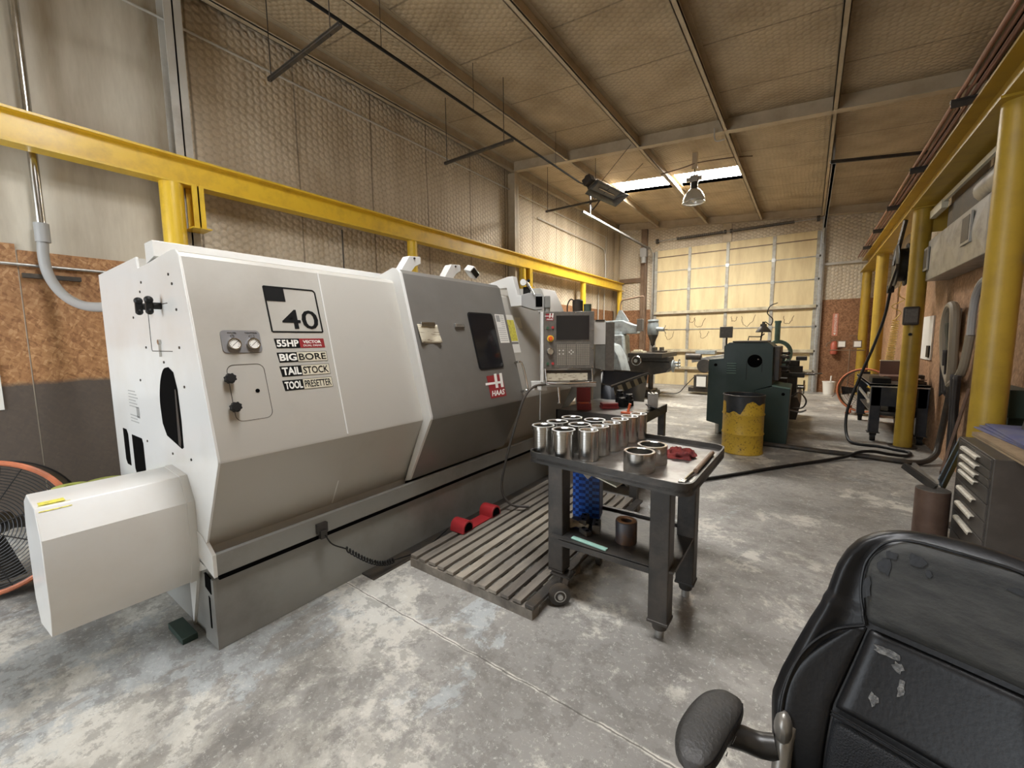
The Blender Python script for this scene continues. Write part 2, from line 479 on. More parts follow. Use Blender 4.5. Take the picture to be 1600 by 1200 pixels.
        if bevel:
            md = o.modifiers.new('bevel', 'BEVEL'); md.width = bevel; md.segments = seg; md.limit_method = 'ANGLE'; md.angle_limit = rad(40); md.harden_normals = True
        if subsurf:
            md = o.modifiers.new('sub', 'SUBSURF'); md.levels = subsurf; md.render_levels = subsurf
        return o

def thing(name, label, cat, loc=(0, 0, 0), group=None):
    o = bpy.data.objects.new(name, None)
    o.empty_display_size = 0.1
    COL.objects.link(o)
    o.location = loc; o['_loc'] = tuple(loc)
    return tag(o, label, cat, group)
def tag(o, label=None, cat=None, group=None, kind=None):
    if label: o['label'] = label
    if cat: o['category'] = cat
    if group: o['group'] = group
    if kind: o['kind'] = kind
    return o
def struct(o, label=None):
    o['kind'] = 'structure'
    if label: o['label'] = label
    return o
def copy_tree(o, parent=None, shift=(0, 0, 0)):
    c = o.copy(); COL.objects.link(c)
    if parent is not None: c.parent = parent
    else: c.location = Vector(o.location) + Vector(shift)
    c['_loc'] = tuple(Vector(o['_loc']) + Vector(shift))
    for ch in list(o.children): copy_tree(ch, c, shift)
    return c
def smooth_path(pts, k=6):
    """Catmull-Rom through the points"""
    P = [Vector(p) for p in pts]; P = [P[0] * 2 - P[1]] + P + [P[-1] * 2 - P[-2]]
    out = []
    for i in range(1, len(P) - 2):
        for j in range(k):
            t = j / k
            a, b, c, d = P[i - 1], P[i], P[i + 1], P[i + 2]
            out.append(0.5 * ((2 * b) + (c - a) * t + (2 * a - 5 * b + 4 * c - d) * t * t + (3 * b - a - 3 * c + d) * t ** 3))
    out.append(P[-2]); return out
def text_part(body, size, o, ux, uy, mat, parent, name='lettering', width=None, height=None, bold=0.0, depth=0.0012, shear=0.0):
    """raised lettering: o is its lower left corner, ux and uy its writing and upward directions"""
    cu = bpy.data.curves.new(name, 'FONT'); cu.body = body; cu.size = size; cu.extrude = depth; cu.offset = bold; cu.shear = shear
    cu.resolution_u = 3
    t = bpy.data.objects.new(name, cu); COL.objects.link(t)
    dg = bpy.context.evaluated_depsgraph_get()
    me = bpy.data.meshes.new_from_object(t.evaluated_get(dg))
    bpy.data.objects.remove(t)
    xs = [v.co.x for v in me.vertices]; ys = [v.co.y for v in me.vertices]
    x0, x1, y0, y1 = min(xs), max(xs), min(ys), max(ys)
    sx = (width / (x1 - x0)) if width else 1.0
    sy = (height / (y1 - y0)) if height else sx
    if not width and height: sx = sy
    ux, uy = Vector(ux).normalized(), Vector(uy).normalized(); n = ux.cross(uy)
    L = Vector(parent['_loc']) if parent is not None else Vector((0, 0, 0))
    for v in me.vertices:
        p = Vector(o) + ux * ((v.co.x - x0) * sx) + uy * ((v.co.y - y0) * sy) + n * v.co.z
        v.co = p - L
    me.materials.clear(); me.materials.append(MATS[mat])
    ob = bpy.data.objects.new(name, me); COL.objects.link(ob)
    if parent is not None: ob.parent = parent
    ob['_loc'] = tuple(L)
    return ob

# ---------------------------------------------------------------- the building
XL, XR, YB, YF = -5.95, 1.50, -3.5, 14.97
def zr(x): return 5.467 - 0.085 * (x + 5.776)          # underside of the roof framing
def zd(x): return zr(x) + 0.22                           # roof insulation
struct(B().box(XL - 0.3, XR + 0.3, YB - 3, YF + 0.3, -0.12, 0).build('floor', 'worn_concrete'))
def roof_strip(b, xa, xb, ya, yb):
    b.prism([(xa, zd(xa)), (xb, zd(xb)), (xb, zd(xb) + 0.08), (xa, zd(xa) + 0.08)], 'y', ya, yb)
b = B()
SK = (-4.33, -1.42)
SK2 = (-2.80, 0.08)
for ya, yb in ((YB - 0.2, 0.9), (1.8, 10.6), (11.48, YF + 0.2)):
    roof_strip(b, XL - 0.2, 2.05, ya, yb)
for ya, yb, sk in ((0.9, 1.8, SK2), (10.6, 11.48, SK)):
    roof_strip(b, XL - 0.2, sk[0], ya, yb); roof_strip(b, sk[1], 2.05, ya, yb)
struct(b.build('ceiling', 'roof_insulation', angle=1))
emis('skylight_sheet', (1.0, 0.96, 0.89), 75.0)
emis('unseen_skylight_sheet', (0.97, 0.98, 1.0), 28.0)  # second skylight, out of view, placed for overhead light on the machine front
for i, (ya, yb) in enumerate(((10.55, 11.53), (0.85, 1.85))):
    b = B(); sk = (SK, SK2)[i]; xa, xb = sk[0] - 0.05, sk[1] + 0.05
    b.prism([(xa, zd(xa) + 0.09), (xb, zd(xb) + 0.09), (xb, zd(xb) + 0.10), (xa, zd(xa) + 0.10)], 'y', ya, yb)
    struct(b.build('window_%d' % (i + 1), ('skylight_sheet', 'unseen_skylight_sheet')[i]), 'bright translucent skylight strip in the roof')
# left wall: smooth liner by the camera, wired insulation beyond the first column
struct(B().box(XL - 0.2, XL, YB, 1.9, 0, 5.9).build('wall_left_front', 'smooth_liner'))
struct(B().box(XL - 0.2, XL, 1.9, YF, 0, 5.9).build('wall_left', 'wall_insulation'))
b = B()
b.box(XL - 0.2, -4.46, YF, YF + 0.2, 0, 5.9); b.box(0.15, 2.05, YF, YF + 0.2, 0, 5.9); b.box(-4.46, 0.15, YF, YF + 0.2, 4.6, 5.9)
struct(b.build('wall_far', 'far_insulation'))
struct(B().box(1.85, 2.05, YB, YF, 2.62, 5.4).box(XR, 2.05, YB, YF, 0, 2.62).build('wall_right', 'wall_insulation'))
b = B()
b.box(XL - 0.2, -5.75, YB - 0.2, YB, 0, 5.9); b.box(-2.35, 2.05, YB - 0.2, YB, 0, 5.9); b.box(-5.75, -2.35, YB - 0.2, YB, 3.85, 5.9)
struct(b.build('wall_back', 'far_insulation'))
# strand board lining sheets
tn = [0]
def trim(b, mat, label=None, **k):
    tn[0] += 1
    return struct(b.build('trim_%d' % tn[0], mat, **k), label)
for ya, yb in ((-3.5, -1.9), (-1.89, -0.67), (-0.66, 0.55), (0.56, 1.78)):
    trim(B().box(XL, XL + 0.012, ya, yb, 0, 2.47 + 0.05 * (ya < 0)), 'strand_board_painted', 'strand board sheet on the left wall, painted dark grey below')
trim(B().box(XL, XL + 0.012, 9.2, 14.9, 0, 2.62), 'strand_board_far', 'strand board sheet on the left wall beyond the machines')
trim(B().box(XL, -4.62, YF - 0.012, YF, 0, 2.62), 'strand_board_far', 'strand board sheet left of the overhead door')
trim(B().box(0.27, XR, YF - 0.012, YF, 0, 2.64), 'strand_board_far', 'strand board sheet right of the overhead door')
for ya, yb in ((0.5, 2.9), (2.91, 5.3), (5.31, 7.7), (7.71, 10.1), (10.11, 12.5), (12.51, 14.9)):
    trim(B().box(XR - 0.012, XR, ya, yb, 0, 2.62), 'strand_board_right', 'strand board sheet on the right wall')
# roof framing
for k, x in enumerate((-5.83, -4.38, -2.86, -1.365, 0.115, 1.60)):
    b = B(); w = 0.07 if k else 0.09
    z = zr(x)
    b.box(x, x + 0.012, YB, YF, z, zd(x)); b.box(x - 0.0, x + w, YB, YF, z, z + 0.012); b.box(x + w - .01, x + w, YB, YF, z, z + .03)
    b.box(x - w * 0.0, x + w, YB, YF, zd(x) - 0.012, zd(x))
    trim(b, 'frame_steel', 'roof purlin running the length of the shop')
for k, y in enumerate((1.9, 8.25, 14.85)):
    b = B()
    if k == 2: ys = (y + 0.02, y + 0.10)
    for (z0, z1, w) in ((-0.002, 0.012, 0.13), (0.0, 0.24, 0.016)):
        xa, xb = -5.75, 1.78
        b.prism([(xa, zr(xa) + z0), (xb, zr(xb) + z0), (xb, zr(xb) + z1), (xa, zr(xa) + z1)], 'y', y - w / 2, y + w / 2)
    trim(b, 'brown_steel' if False else 'frame_steel', 'sloping steel rafter under the roof')
def column(x0, x1, y, z, mat, zb=0):
    b = B()
    b.box(x0, x1, y - 0.008, y + 0.008, zb, z); b.box(x0, x0 + 0.012, y - 0.08, y + 0.08, zb, z); b.box(x1 - 0.012, x1, y - 0.08, y + 0.08, zb, z)
    return trim(b, mat, 'steel wall column')
column(-5.95, -5.74, 1.86, 5.47, 'column_primer')
column(-5.95, -5.70, 8.27, 5.46, 'frame_steel')
column(-5.95, -5.75, 14.88, 5.46, 'frame_steel')
column(1.50, 1.80, 8.25, 4.84, 'frame_steel', 2.62)
column(1.50, 1.80, 1.9, 4.84, 'frame_steel', 2.62)
# girts and door framing on the far wall
trim(B().box(-5.9, -4.9, YF - 0.07, YF, 3.60, 3.75), 'brown_steel', 'dark girt left of the overhead door')
trim(B().box(0.24, 1.85, YF - 0.08, YF, 3.60, 3.66), 'column_primer', 'pale girt right of the overhead door')
trim(B().box(-4.95, -4.75, YF - 0.12, YF, 0, 5.5), 'brown_steel', 'brown steel post left of the overhead door')
trim(B().box(0.16, 0.26, YF - 0.12, YF, 0, 4.95), 'column_primer', 'grey jamb right of the overhead door')
trim(B().box(-2.37, -2.13, YF - 0.06, YF, 4.6, 5.25), 'frame_steel', 'short centre post above the overhead door')
trim(B().box(-4.5, 0.2, YF - 0.02, YF + 0.0, 5.28, 5.42), 'frame_steel', 'header above the overhead door')

# overhead door
quilt_mat('door_skin', (0.74, 0.62, 0.36), (0.3, 0.25, 0.2), (0.50, 0.37, 0.20), 'xz', 0.1, 0.05, (1.6, 1, 0.35), 0.85, hexes=False)
pmat('door_stile', (0.40, 0.39, 0.34), 0.5, 0.2, (0.28, 0.25, 0.2), 8)
pmat('door_rail', (0.60, 0.55, 0.40), 0.5, 0, (0.35, 0.3, 0.2), 6)
dr = thing('door_1', None, None, (-2.15, YF - 0.05, 0)); struct(dr, 'cream sectional overhead door in the far wall')
rows = [0.0, 0.60, 1.19, 1.90, 2.48, 3.24, 3.88, 4.60]
for a, c in zip(rows[:-1], rows[1:]):
    B().box(-4.46, 0.13, YF - 0.045, YF - 0.01, a + 0.006, c - 0.006).build('panel', 'door_skin', dr, bevel=0.004)
for x in (-4.43, -3.34, -2.21, -0.97, 0.10):
    b = B()
    for a, c in zip(rows[:-1], rows[1:]): b.box(x - 0.045, x + 0.045, YF - 0.075, YF - 0.045, a + 0.02, c - 0.02)
    b.build('stile', 'door_stile', dr, bevel=0.003)
for z in (0.60, 1.19, 2.48): 
    B().box(-4.46, 0.13, YF - 0.13, YF - 0.045, z - 0.06, z - 0.045).build('strut', 'brown_steel', dr)
    B().box(-4.46, 0.13, YF - 0.10, YF - 0.045, z - 0.045, z + 0.045).build('strut', 'door_rail', dr, bevel=0.003)
for z in (1.90, 3.24, 3.88, 4.36):
    B().box(-4.46, 0.13, YF - 0.062, YF - 0.045, z - 0.014, z + 0.014).build('rail', 'brown_steel' if z > 4 else 'door_stile', dr)
for z in rows[1:-1]:
    for x in (-4.43, -3.34, -2.21, -0.97, 0.10):
        B().box(x - 0.05, x + 0.05, YF - 0.085, YF - 0.07, z - 0.05, z + 0.05).build('hinge', 'galvanised', dr)
    B().cyl((0.13, YF - 0.10, z), (0.17, YF - 0.10, z), 0.03, n=12).build('roller', 'dark_iron', dr)
for x in (-4.52, 0.20):
    B().box(x - 0.025, x + 0.025, YF - 0.16, YF - 0.06, 0, 4.55 if x < 0 else 4.9).build('track', 'galvanised', dr)
# dark patched marks on the door skin
for (x, z, s_) in ((-2.95, 2.13, 1), (-1.55, 2.13, 1.1), (-2.8, 1.72, .8), (-3.9, 1.7, .9), (-0.5, 2.13, .8), (-3.2, 2.2, .5), (-1.95, 2.2, .5)):
    pts = [(x - 0.17 * s_, YF - 0.046, z + 0.14 * s_), (x - 0.15 * s_, YF - 0.046, z - 0.08 * s_), (x - 0.04, YF - 0.046, z - 0.16 * s_), (x + 0.08 * s_, YF - 0.046, z - 0.05), (x + 0.15 * s_, YF - 0.046, z + 0.14 * s_)]
    pts = [(p[0] + random.uniform(-.02, .02), p[1], p[2] + random.uniform(-.02, .02)) for p in smooth_path(pts, 4)]
    B().tube(pts, 0.008, 5).build('crack', 'brown_steel', dr)
sh = thing('torsion_spring_shaft', 'long torsion spring shaft above the cream overhead door', 'door spring', (-2.2, YF - 0.15, 4.9))
B().cyl((-4.5, YF - 0.15, 4.90), (0.15, YF - 0.15, 4.90), 0.014, n=10).build('shaft', 'galvanised', sh)
for xa, xb in ((-3.75, -2.35), (-2.08, -0.5)):
    pts = [(xa + (xb - xa) * i / 420, YF - 0.15 + 0.04 * math.cos(i * 0.75), 4.90 + 0.04 * math.sin(i * 0.75)) for i in range(421)]
    B().tube(pts, 0.009, 5).build('spring', 'dark_iron', sh)
for x in (-2.3, -2.13):
    B().cyl((x - 0.03, YF - 0.15, 4.9), (x + 0.03, YF - 0.15, 4.9), 0.06, n=14).box(x - .02, x + .02, YF - .15, YF - .06, 4.86, 4.94).build('bearing_bracket', 'dark_iron', sh)
B().cyl((-4.42, YF - 0.15, 4.9), (-4.35, YF - 0.15, 4.9), 0.08, n=16).build('cable_drum', 'dark_iron', sh)
B().cyl((0.02, YF - 0.15, 4.9), (0.09, YF - 0.15, 4.9), 0.08, n=16).build('cable_drum', 'dark_iron', sh)
# horizontal door tracks under the roof
for (x, ya, nm) in ((-4.52, 9.3, 'left'), (0.20, 9.33, 'right')):
    b = B()
    zt = 4.62 if x < 0 else 4.55
    b.box(x - 0.03, x + 0.03, ya, 14.4, zt, zt + 0.012).box(x - .03, x - .02, ya, 14.4, zt - .04, zt).box(x + .02, x + .03, ya, 14.4, zt - .04, zt)
    pts = [(x, 14.4 + 0.35 * math.sin(t * PI / 2 / 6), zt - 0.35 * (1 - math.cos(t * PI / 2 / 6))) for t in range(7)]
    b.tube(pts, 0.02, 6)
    tag(b.build('door_track', 'galvanised', loc=(x, ya, zt)), 'galvanised overhead door track running under the roof, %s one' % nm, 'door track')
    tag(B().box(x - .015, x + .015, ya + 0.4, ya + 0.43, zt + .01, zd(x)).build('track_hanger', 'galvanised', loc=(x, ya, zt)), 'steel strap holding the %s overhead door track to the roof' % nm, 'hanger')
# ---------------------------------------------------------------- CNC turning centre
def fx(z): return -2.51 + (2.034 - z) * 0.2682            # upper front skin
def sx(z): return -2.245 - (1.046 - z) * 0.503            # lower front skin
FU = Vector((0.259, 0, -0.966)).normalized() * -1         # up along the upper skin
FN = Vector((0.966, 0, 0.259))                            # its outward normal
def F(y, z, off=0.0): return Vector((fx(z), y, z)) + FN * off
DOFF = 0.075
ct = thing('turning_centre', 'large white and grey CNC lathe numbered 40 against the left wall', 'lathe machine', (-3.2, 0.745, 0))
Y0, Y1 = 0.745, 4.35
# main enclosure, its front skin folded at the waist
prof = [(-4.07, 0.45), (-4.07, 2.079), (-3.18, 2.093), (-3.17, 2.03), (-3.0, 2.035), (-2.60, 2.058), (-2.553, 2.055), (-2.525, 2.045), (-2.508, 2.025), (-2.245, 1.046), (-2.245, 1.03), (-2.50, 0.54), (-2.50, 0.42), (-3.0, 0.30)]
B().prism(prof, 'y', Y0 + 0.012, 2.06).build('headstock_enclosure', 'machine_putty', ct, angle=20)
B().prism(prof, 'y', 3.22, Y1).build('tailstock_enclosure', 'machine_putty', ct, angle=20)
B().prism([(-4.07, 0.45), (-4.07, 2.079), (-3.18, 2.093), (-3.17, 2.03), (-2.62, 2.04), (-2.40, 1.046), (-2.62, 0.5)], 'y', 2.06, 3.22).build('work_area_shell', 'machine_putty', ct)
# white end cover with its openings
endp = [(-4.08, 0.45), (-4.08, 2.085), (-3.18, 2.10), (-3.17, 2.035), (-3.0, 2.04), (-2.60, 2.064), (-2.545, 2.06), (-2.503, 2.03), (-2.238, 1.046), (-2.238, 1.03), (-2.497, 0.535), (-2.515, 0.42), (-3.0, 0.2)]
ec = B().prism(endp, 'y', Y0, Y0 + 0.012).build('end_cover', 'machine_white', ct, bevel=0.003)
B().prism([(-3.0, 2.04), (-3.0, 2.15), (-2.87, 2.15), (-2.86, 2.065)], 'y', Y0 + 0.0, 3.3).build('wireway', 'machine_white', ct, bevel=0.003)
B().box(-3.17, -3.02, Y0 + 0.05, 1.3, 2.02, 2.08).build('top_rail', 'galvanised', ct)
slot = [(-2.80, 1.475), (-2.88, 1.46), (-2.95, 1.39), (-2.99, 1.28), (-2.98, 1.15), (-2.925, 1.085), (-2.70, 1.04), (-2.68, 1.05), (-2.675, 1.2), (-2.69, 1.36), (-2.73, 1.45)]
slot = [(p.x, p.y) for p in smooth_path([(x, z, 0) for x, z in slot[:5]], 4)] + slot[5:]
B().prism(slot, 'y', Y0 - 0.003, Y0 + 0.002).build('spindle_slot', 'black_void', ec)
B().prism([(-2.735, 1.06), (-2.70, 1.05), (-2.69, 1.1), (-2.70, 1.36), (-2.715, 1.36)], 'y', Y0 - 0.006, Y0 - 0.002).build('slot_guard', 'dark_iron', ec)
for (xa, xb, za, zb, d) in ((-3.865, -3.755, 1.02, 0.77, .03), (-3.655, -3.42, 1.0, 0.74, .02)):
    B().prism([(xa, za), (xb - d, za), (xb, za - 0.03), (xb, zb), (xa + d, zb), (xa, zb + 0.03)], 'y', Y0 - 0.003, Y0 + 0.002).build('vent_opening', 'black_void', ec)
b = B()
b.box(-3.052, -3.048, Y0 - 0.002, Y0, 1.57, 1.81).box(-3.04, -2.71, Y0 - 0.002, Y0, 1.558, 1.562).box(-3.05, -2.72, Y0 - 0.002, Y0, 1.808, 1.812).tube([(-3.05, Y0 - .001, 1.575), (-3.04, Y0 - .001, 1.56)], 0.0015, 4)
b.build('access_hatch_line', 'dark_iron', ec)
for (x, z) in ((-3.0, 1.805), (-2.82, 1.80)):
    b = B(); b.cyl((x, Y0, z), (x, Y0 - 0.035, z), 0.018, n=10)
    b.beam((x, Y0 - 0.05, z - 0.035), (x, Y0 - 0.05, z + 0.035), 0.02, 0.03, (0, 1, 0)); b.ball((x, Y0 - 0.05, z + 0.03), 0.02).ball((x, Y0 - 0.05, z - 0.03), 0.017)
    b.build('wing_knob', 'black_rubber', ec)
b = B().cyl((-2.89, Y0, 1.61), (-2.89, Y0 - 0.012, 1.61), 0.014, n=12); b.box(-2.892, -2.888, Y0 - 0.01, Y0, 1.53, 1.6)
b.build('hatch_latch', 'bright_steel', ec)
for (x, z) in ((-2.66, 1.95), (-2.62, 1.90), (-3.12, 1.95), (-3.16, 1.90), (-3.34, 1.76), (-2.59, 1.77), (-3.15, 1.58), (-2.60, 1.58), (-3.33, 1.38), (-2.58, 1.38), (-3.32, 1.0), (-2.58, 1.0), (-2.86, 0.99), (-2.86, 1.5)):
    B().cyl((x, Y0, z), (x, Y0 - 0.004, z), 0.007, n=8).build('screw', 'dark_iron', ec)
b = B()
for i in range(11):
    if i in (6, 7): continue
    b.box(-3.64, -3.64 + 0.15 + 0.05 * ((i * 7) % 3) / 2, Y0 - 0.0012, Y0, 1.295 - i * 0.020, 1.301 - i * 0.020)
for i in range(7): b.box(-3.49 + i * 0.009, -3.49 + i * 0.009 + 0.006, Y0 - 0.0012, Y0, 1.13, 1.20)
b.build('warning_text_block', 'grey_plastic', ec)
# bar feed tunnel box sticking out towards the camera
A_, B_, C_, D_, E_ = (-2.905, 0.915), (-2.673, 0.90), (-2.592, 0.775), (-2.597, 0.455), (-2.650, 0.318)
box = [A_, B_, C_, D_, E_, (-3.0, 0.24), (-3.10, 0.34), (-3.10, 0.72), (-3.03, 0.86)]
bf = B().prism(box, 'y', 0.203, Y0 - 0.004).build('spindle_cover_box', 'machine_white', ct, bevel=0.004)
grow = [((x + 2.85) * 1.012 - 2.85, (z - .6) * 1.015 + .6) for x, z in box]
B().prism(grow, 'y', Y0 - 0.035, Y0).build('cover_flange', 'machine_white', bf, bevel=0.002)
B().box(-2.745, -2.69, 0.22, 0.30, 0.9045, 0.9055).build('yellow_sticker', 'vinyl_yellow', bf)
B().box(-2.70, -2.64, 0.23, 0.36, 0.9035, 0.9045, None) .bm.free()
B().poly([(-2.69, 0.215, 0.9015), (-2.69, 0.315, 0.9015), (-2.66, 0.315, 0.882), (-2.66, 0.215, 0.882)], 0.0012, (0.8, 0, .6)).build('caution_sticker', 'vinyl_yellow', bf)
# fold lines, seam and bottom lip on the front skin
B().beam(F(1.45, 2.03, 0.001), F(1.43, 1.046, 0.001), 0.008, 0.004, FN).beam((sx(1.03) + .001, 1.455, 1.03), (sx(0.55), 1.45, 0.55), 0.008, 0.004, (0.9, 0, -.4)).build('panel_seam', 'machine_white', ct)
B().beam((-2.436, 0.88, 0.71), (-2.436 - .0, 0.96, 0.71), 0.004, 0.004).build('vent_slit', 'black_rubber', ct)
# base with its cap tray
b = B().prism([(-4.0, 0.0), (-4.0, 0.45), (-2.50, 0.45), (-2.50, 0.40), (-2.435, 0.385), (-2.43, 0.0)], 'y', Y0 + 0.01, Y1)
b.build('base', 'machine_base_grey', ct, bevel=0.004)
b = B().prism([(-2.62, 0.44), (-2.41, 0.41), (-2.402, 0.415), (-2.402, 0.525), (-2.415, 0.535), (-2.42, 0.525), (-2.42, 0.435), (-2.60, 0.46)], 'y', Y0, Y1)
b.build('coolant_trough', 'machine_base_grey', ct, bevel=0.003)
B().box(-2.425, -2.405, Y0 + 0.02, Y1, 0.388, 0.412).build('shadow_gap', 'black_void', ct)
eb = B().prism([(-2.78, 0.0), (-2.60, 0.46), (-2.40, 0.41), (-2.40, 0.53), (-2.52, 0.60), (-2.62, 0.62), (-2.70, 0.45), (-2.78, 0.3)], 'y', Y0 - 0.004, Y0 + 0.012).build('base_end_plate', 'machine_white', ct)
B().prism([(-2.60, 0.0), (-2.43, 0.0), (-2.43, 0.385), (-2.56, 0.385)], 'y', Y0 - 0.003, Y0 + 0.012).build('base_end_flange', 'machine_base_grey', ct)
B().prism([(-2.535, 0.32), (-2.46, 0.30), (-2.46, 0.39), (-2.53, 0.40)], 'y', Y0 - 0.006, Y0).build('end_slot', 'black_void', ct)
B().prism([(-2.505, 0.10), (-2.49, 0.10), (-2.485, 0.27), (-2.50, 0.28)], 'y', Y0 - 0.006, Y0).build('end_slot', 'black_void', ct)
B().box(-2.86, -2.63, Y0 - 0.10, Y0 - 0.03, 0.0, 0.035).build('levelling_pad', 'grinder_green', ct, bevel=.004)
b = B().box(-2.402, -2.375, 1.28, 1.345, 0.43, 0.49).box(-2.39, -2.36, 1.29, 1.33, 0.40, 0.45)
b.build('cable_gland', 'dark_iron', ct)
# gauge plate
gp = thing
q = [F(0.86, 1.665, 0.001), F(1.04, 1.665, 0.001), F(1.04, 1.55, 0.001), F(0.86, 1.55, 0.001)]
def rounded(c, w, h, r, ux, uy, k=4):
    c, ux, uy = Vector(c), Vector(ux).normalized(), Vector(uy).normalized(); out = []
    for (sx_, sy_, a0) in ((1, 1, 0), (-1, 1, 90), (-1, -1, 180), (1, -1, 270)):
        for i in range(k + 1):
            a = rad(a0 + 90 * i / k)
            out.append(c + ux * (sx_ * (w / 2 - r) + r * math.cos(a)) + uy * (sy_ * (h / 2 - r) + r * math.sin(a)))
    return out
UX = Vector((0, 1, 0)); UY = FU
pmat('plate_grey', (0.30, 0.30, 0.31), 0.35, 0.5)
gpl = B().poly(rounded(F(0.95, 1.607, 0.001), 0.185, 0.12, 0.02, UX, UY), 0.003, FN).build('gauge_plate', 'plate_grey', ct)
for yc, word in ((0.91, 'CHUCK'), (1.0, 'TAILSTOCK')):
    c = F(yc, 1.592, 0.004)
    g = B().lathe([(0.030, 0), (0.032, 0.012), (0.030, 0.018), (0.026, 0.018), (0.026, 0.012), (0.0, 0.012)], c, FN, 24).build('gauge', 'bright_steel', gpl)
    B().cyl(c + FN * 0.0122, c + FN * 0.0135, 0.0255, n=24).build('dial', 'vinyl_white', g)
    b = B()
    for k in range(11):
        a = rad(-45 + k * 27); d = UX * math.cos(a) + UY * math.sin(a)
        b.beam(c + FN * 0.0137 + d * 0.017, c + FN * 0.0137 + d * 0.023, 0.0018, 0.0006, FN)
    b.beam(c + FN * 0.014 - UX * 0.010 - UY * 0.010, c + FN * 0.014 + UX * 0.015 + UY * 0.013, 0.002, 0.0006, FN)
    b.build('needle', 'vinyl_black', g)
    text_part(word, 0.01, F(yc - (0.02 if yc < .95 else 0.03), 1.648, 0.0042), UX, UY, 'vinyl_black', gpl, 'lettering', width=0.04 if yc < .95 else 0.06, height=0.006)
b = B()
c = F(0.91, 1.634, 0.0045); b.tube([c + (UX * math.cos(a) + UY * math.sin(a)) * 0.008 for a in [i * PI / 5 for i in range(10)]], 0.0009, 4, closed=True); b.beam(c - UX * .004, c + UX * .004, .001, .0006, FN)
b.build('pressure_symbol', 'vinyl_black', gpl); b = B()
c = F(1.0, 1.634, 0.0045); b.tube([c + UX * -.014, c + UX * -.006 + UY * .005, c + UX * .004 + UY * .005], 0.0009, 4); b.tube([c + UX * -.014, c + UX * -.006 - UY * .005, c + UX * .004 - UY * .005], 0.0009, 4); b.tube([c + UX * .008 + UY * .006, c + UX * .013 + UY * .006, c + UX * .013 - UY * .006, c + UX * .008 - UY * .006], 0.0009, 4)
b.build('tailstock_symbol', 'vinyl_black', gpl)
# front hatch
ht = B().tube(rounded(F(0.945, 1.35, 0.0), 0.175, 0.29, 0.035, UX, UY, 5), 0.0018, 4, closed=True).build('hatch_outline', 'dark_iron', ct)
for z in (1.42, 1.28):
    b = B(); c = F(0.857, z, 0)
    b.cyl(c, c + FN * 0.012, 0.012, n=10)
    pr = []
    n_ = 16
    for k in range(n_):
        a = 2 * PI * k / n_; rr = 0.027 if k % 2 else 0.022
        pr.append(c + FN * 0.010 + (UX * math.cos(a) + UY * math.sin(a)) * rr)
    b.poly(pr, 0.030, FN)
    b.build('star_knob', 'black_rubber', ct, bevel=0.003)
B().cyl(F(0.98, 1.352, 0), F(0.98, 1.352, 0.002), 0.0105, n=16).build('lock_hole', 'black_void', ct)
# number plate and lettering
pts = [F(1.11, 1.912, 0.001), F(1.392, 1.912, 0.001), F(1.404, 1.90, .001), F(1.405, 1.66, 0.001), F(1.112, 1.66, 0.001)]
b = B()
for i in range(5): b.beam(pts[i], pts[(i + 1) % 5], 0.009, 0.001, FN)
b.poly([F(1.11, 1.912, 0.0), F(1.218, 1.912, 0.0), F(1.218, 1.832, 0.0), F(1.11, 1.832, 0.0)], 0.0015, FN)
b.build('number_frame', 'vinyl_black', ct)
text_part('40', 0.1, F(1.178, 1.677, 0.0008), UX, UY, 'vinyl_black', ct, 'number', width=0.212, height=0.115, bold=0.0008)
def label_strip(z1, z0, ysplit, l, r, red=False):
    h = (z1 - z0) / 0.966
    B().poly([F(1.112, z1, .0), F(ysplit, z1, .0), F(ysplit, z0, .0), F(1.118, z0, .0)], 0.0012, FN).build('label_black', 'vinyl_black', ct)
    st = B().poly([F(ysplit, z1, .0), F(1.400, z1, .0), F(1.400, z0, .0), F(ysplit, z0, .0)], 0.0012, FN).build('label_right', 'vinyl_red' if red else 'vinyl_cream', ct)
    text_part(l, 0.05, F(1.122, z0 + 0.008, 0.0014), UX, UY, 'vinyl_white', ct, 'lettering', width=ysplit - 1.122 - 0.006, height=h - 0.016, bold=0.0015)
    if red:
        text_part('VECTOR', 0.02, F(ysplit + 0.02, z0 + 0.026, 0.0014), UX, UY, 'vinyl_white', st, width=0.11, height=0.018, bold=0.0006)
        text_part('DUAL DRIVE', 0.02, F(ysplit + 0.02, z0 + 0.008, 0.0014), UX, UY, 'vinyl_white', st, width=0.11, height=0.011)
    else:
        text_part(r, 0.05, F(ysplit + 0.008, z0 + 0.009, 0.0014), UX, UY, 'vinyl_black', st, width=1.392 - ysplit - 0.008, height=h - 0.018, bold=0.0005)
        b = B(); pp = [F(ysplit, z1, .001), F(1.400, z1, .001), F(1.400, z0, .001), F(ysplit, z0, .001)]
        for i in range(3): b.beam(pp[i], pp[i + 1], 0.002, 0.001, FN)
        b.build('label_edge', 'vinyl_black', st)
label_strip(1.622, 1.568, 1.25, '55HP', '', True)
label_strip(1.545, 1.49, 1.222, 'BIG', 'BORE')
label_strip(1.470, 1.412, 1.232, 'TAIL', 'STOCK')
label_strip(1.392, 1.335, 1.225, 'TOOL', 'PRESETTER')
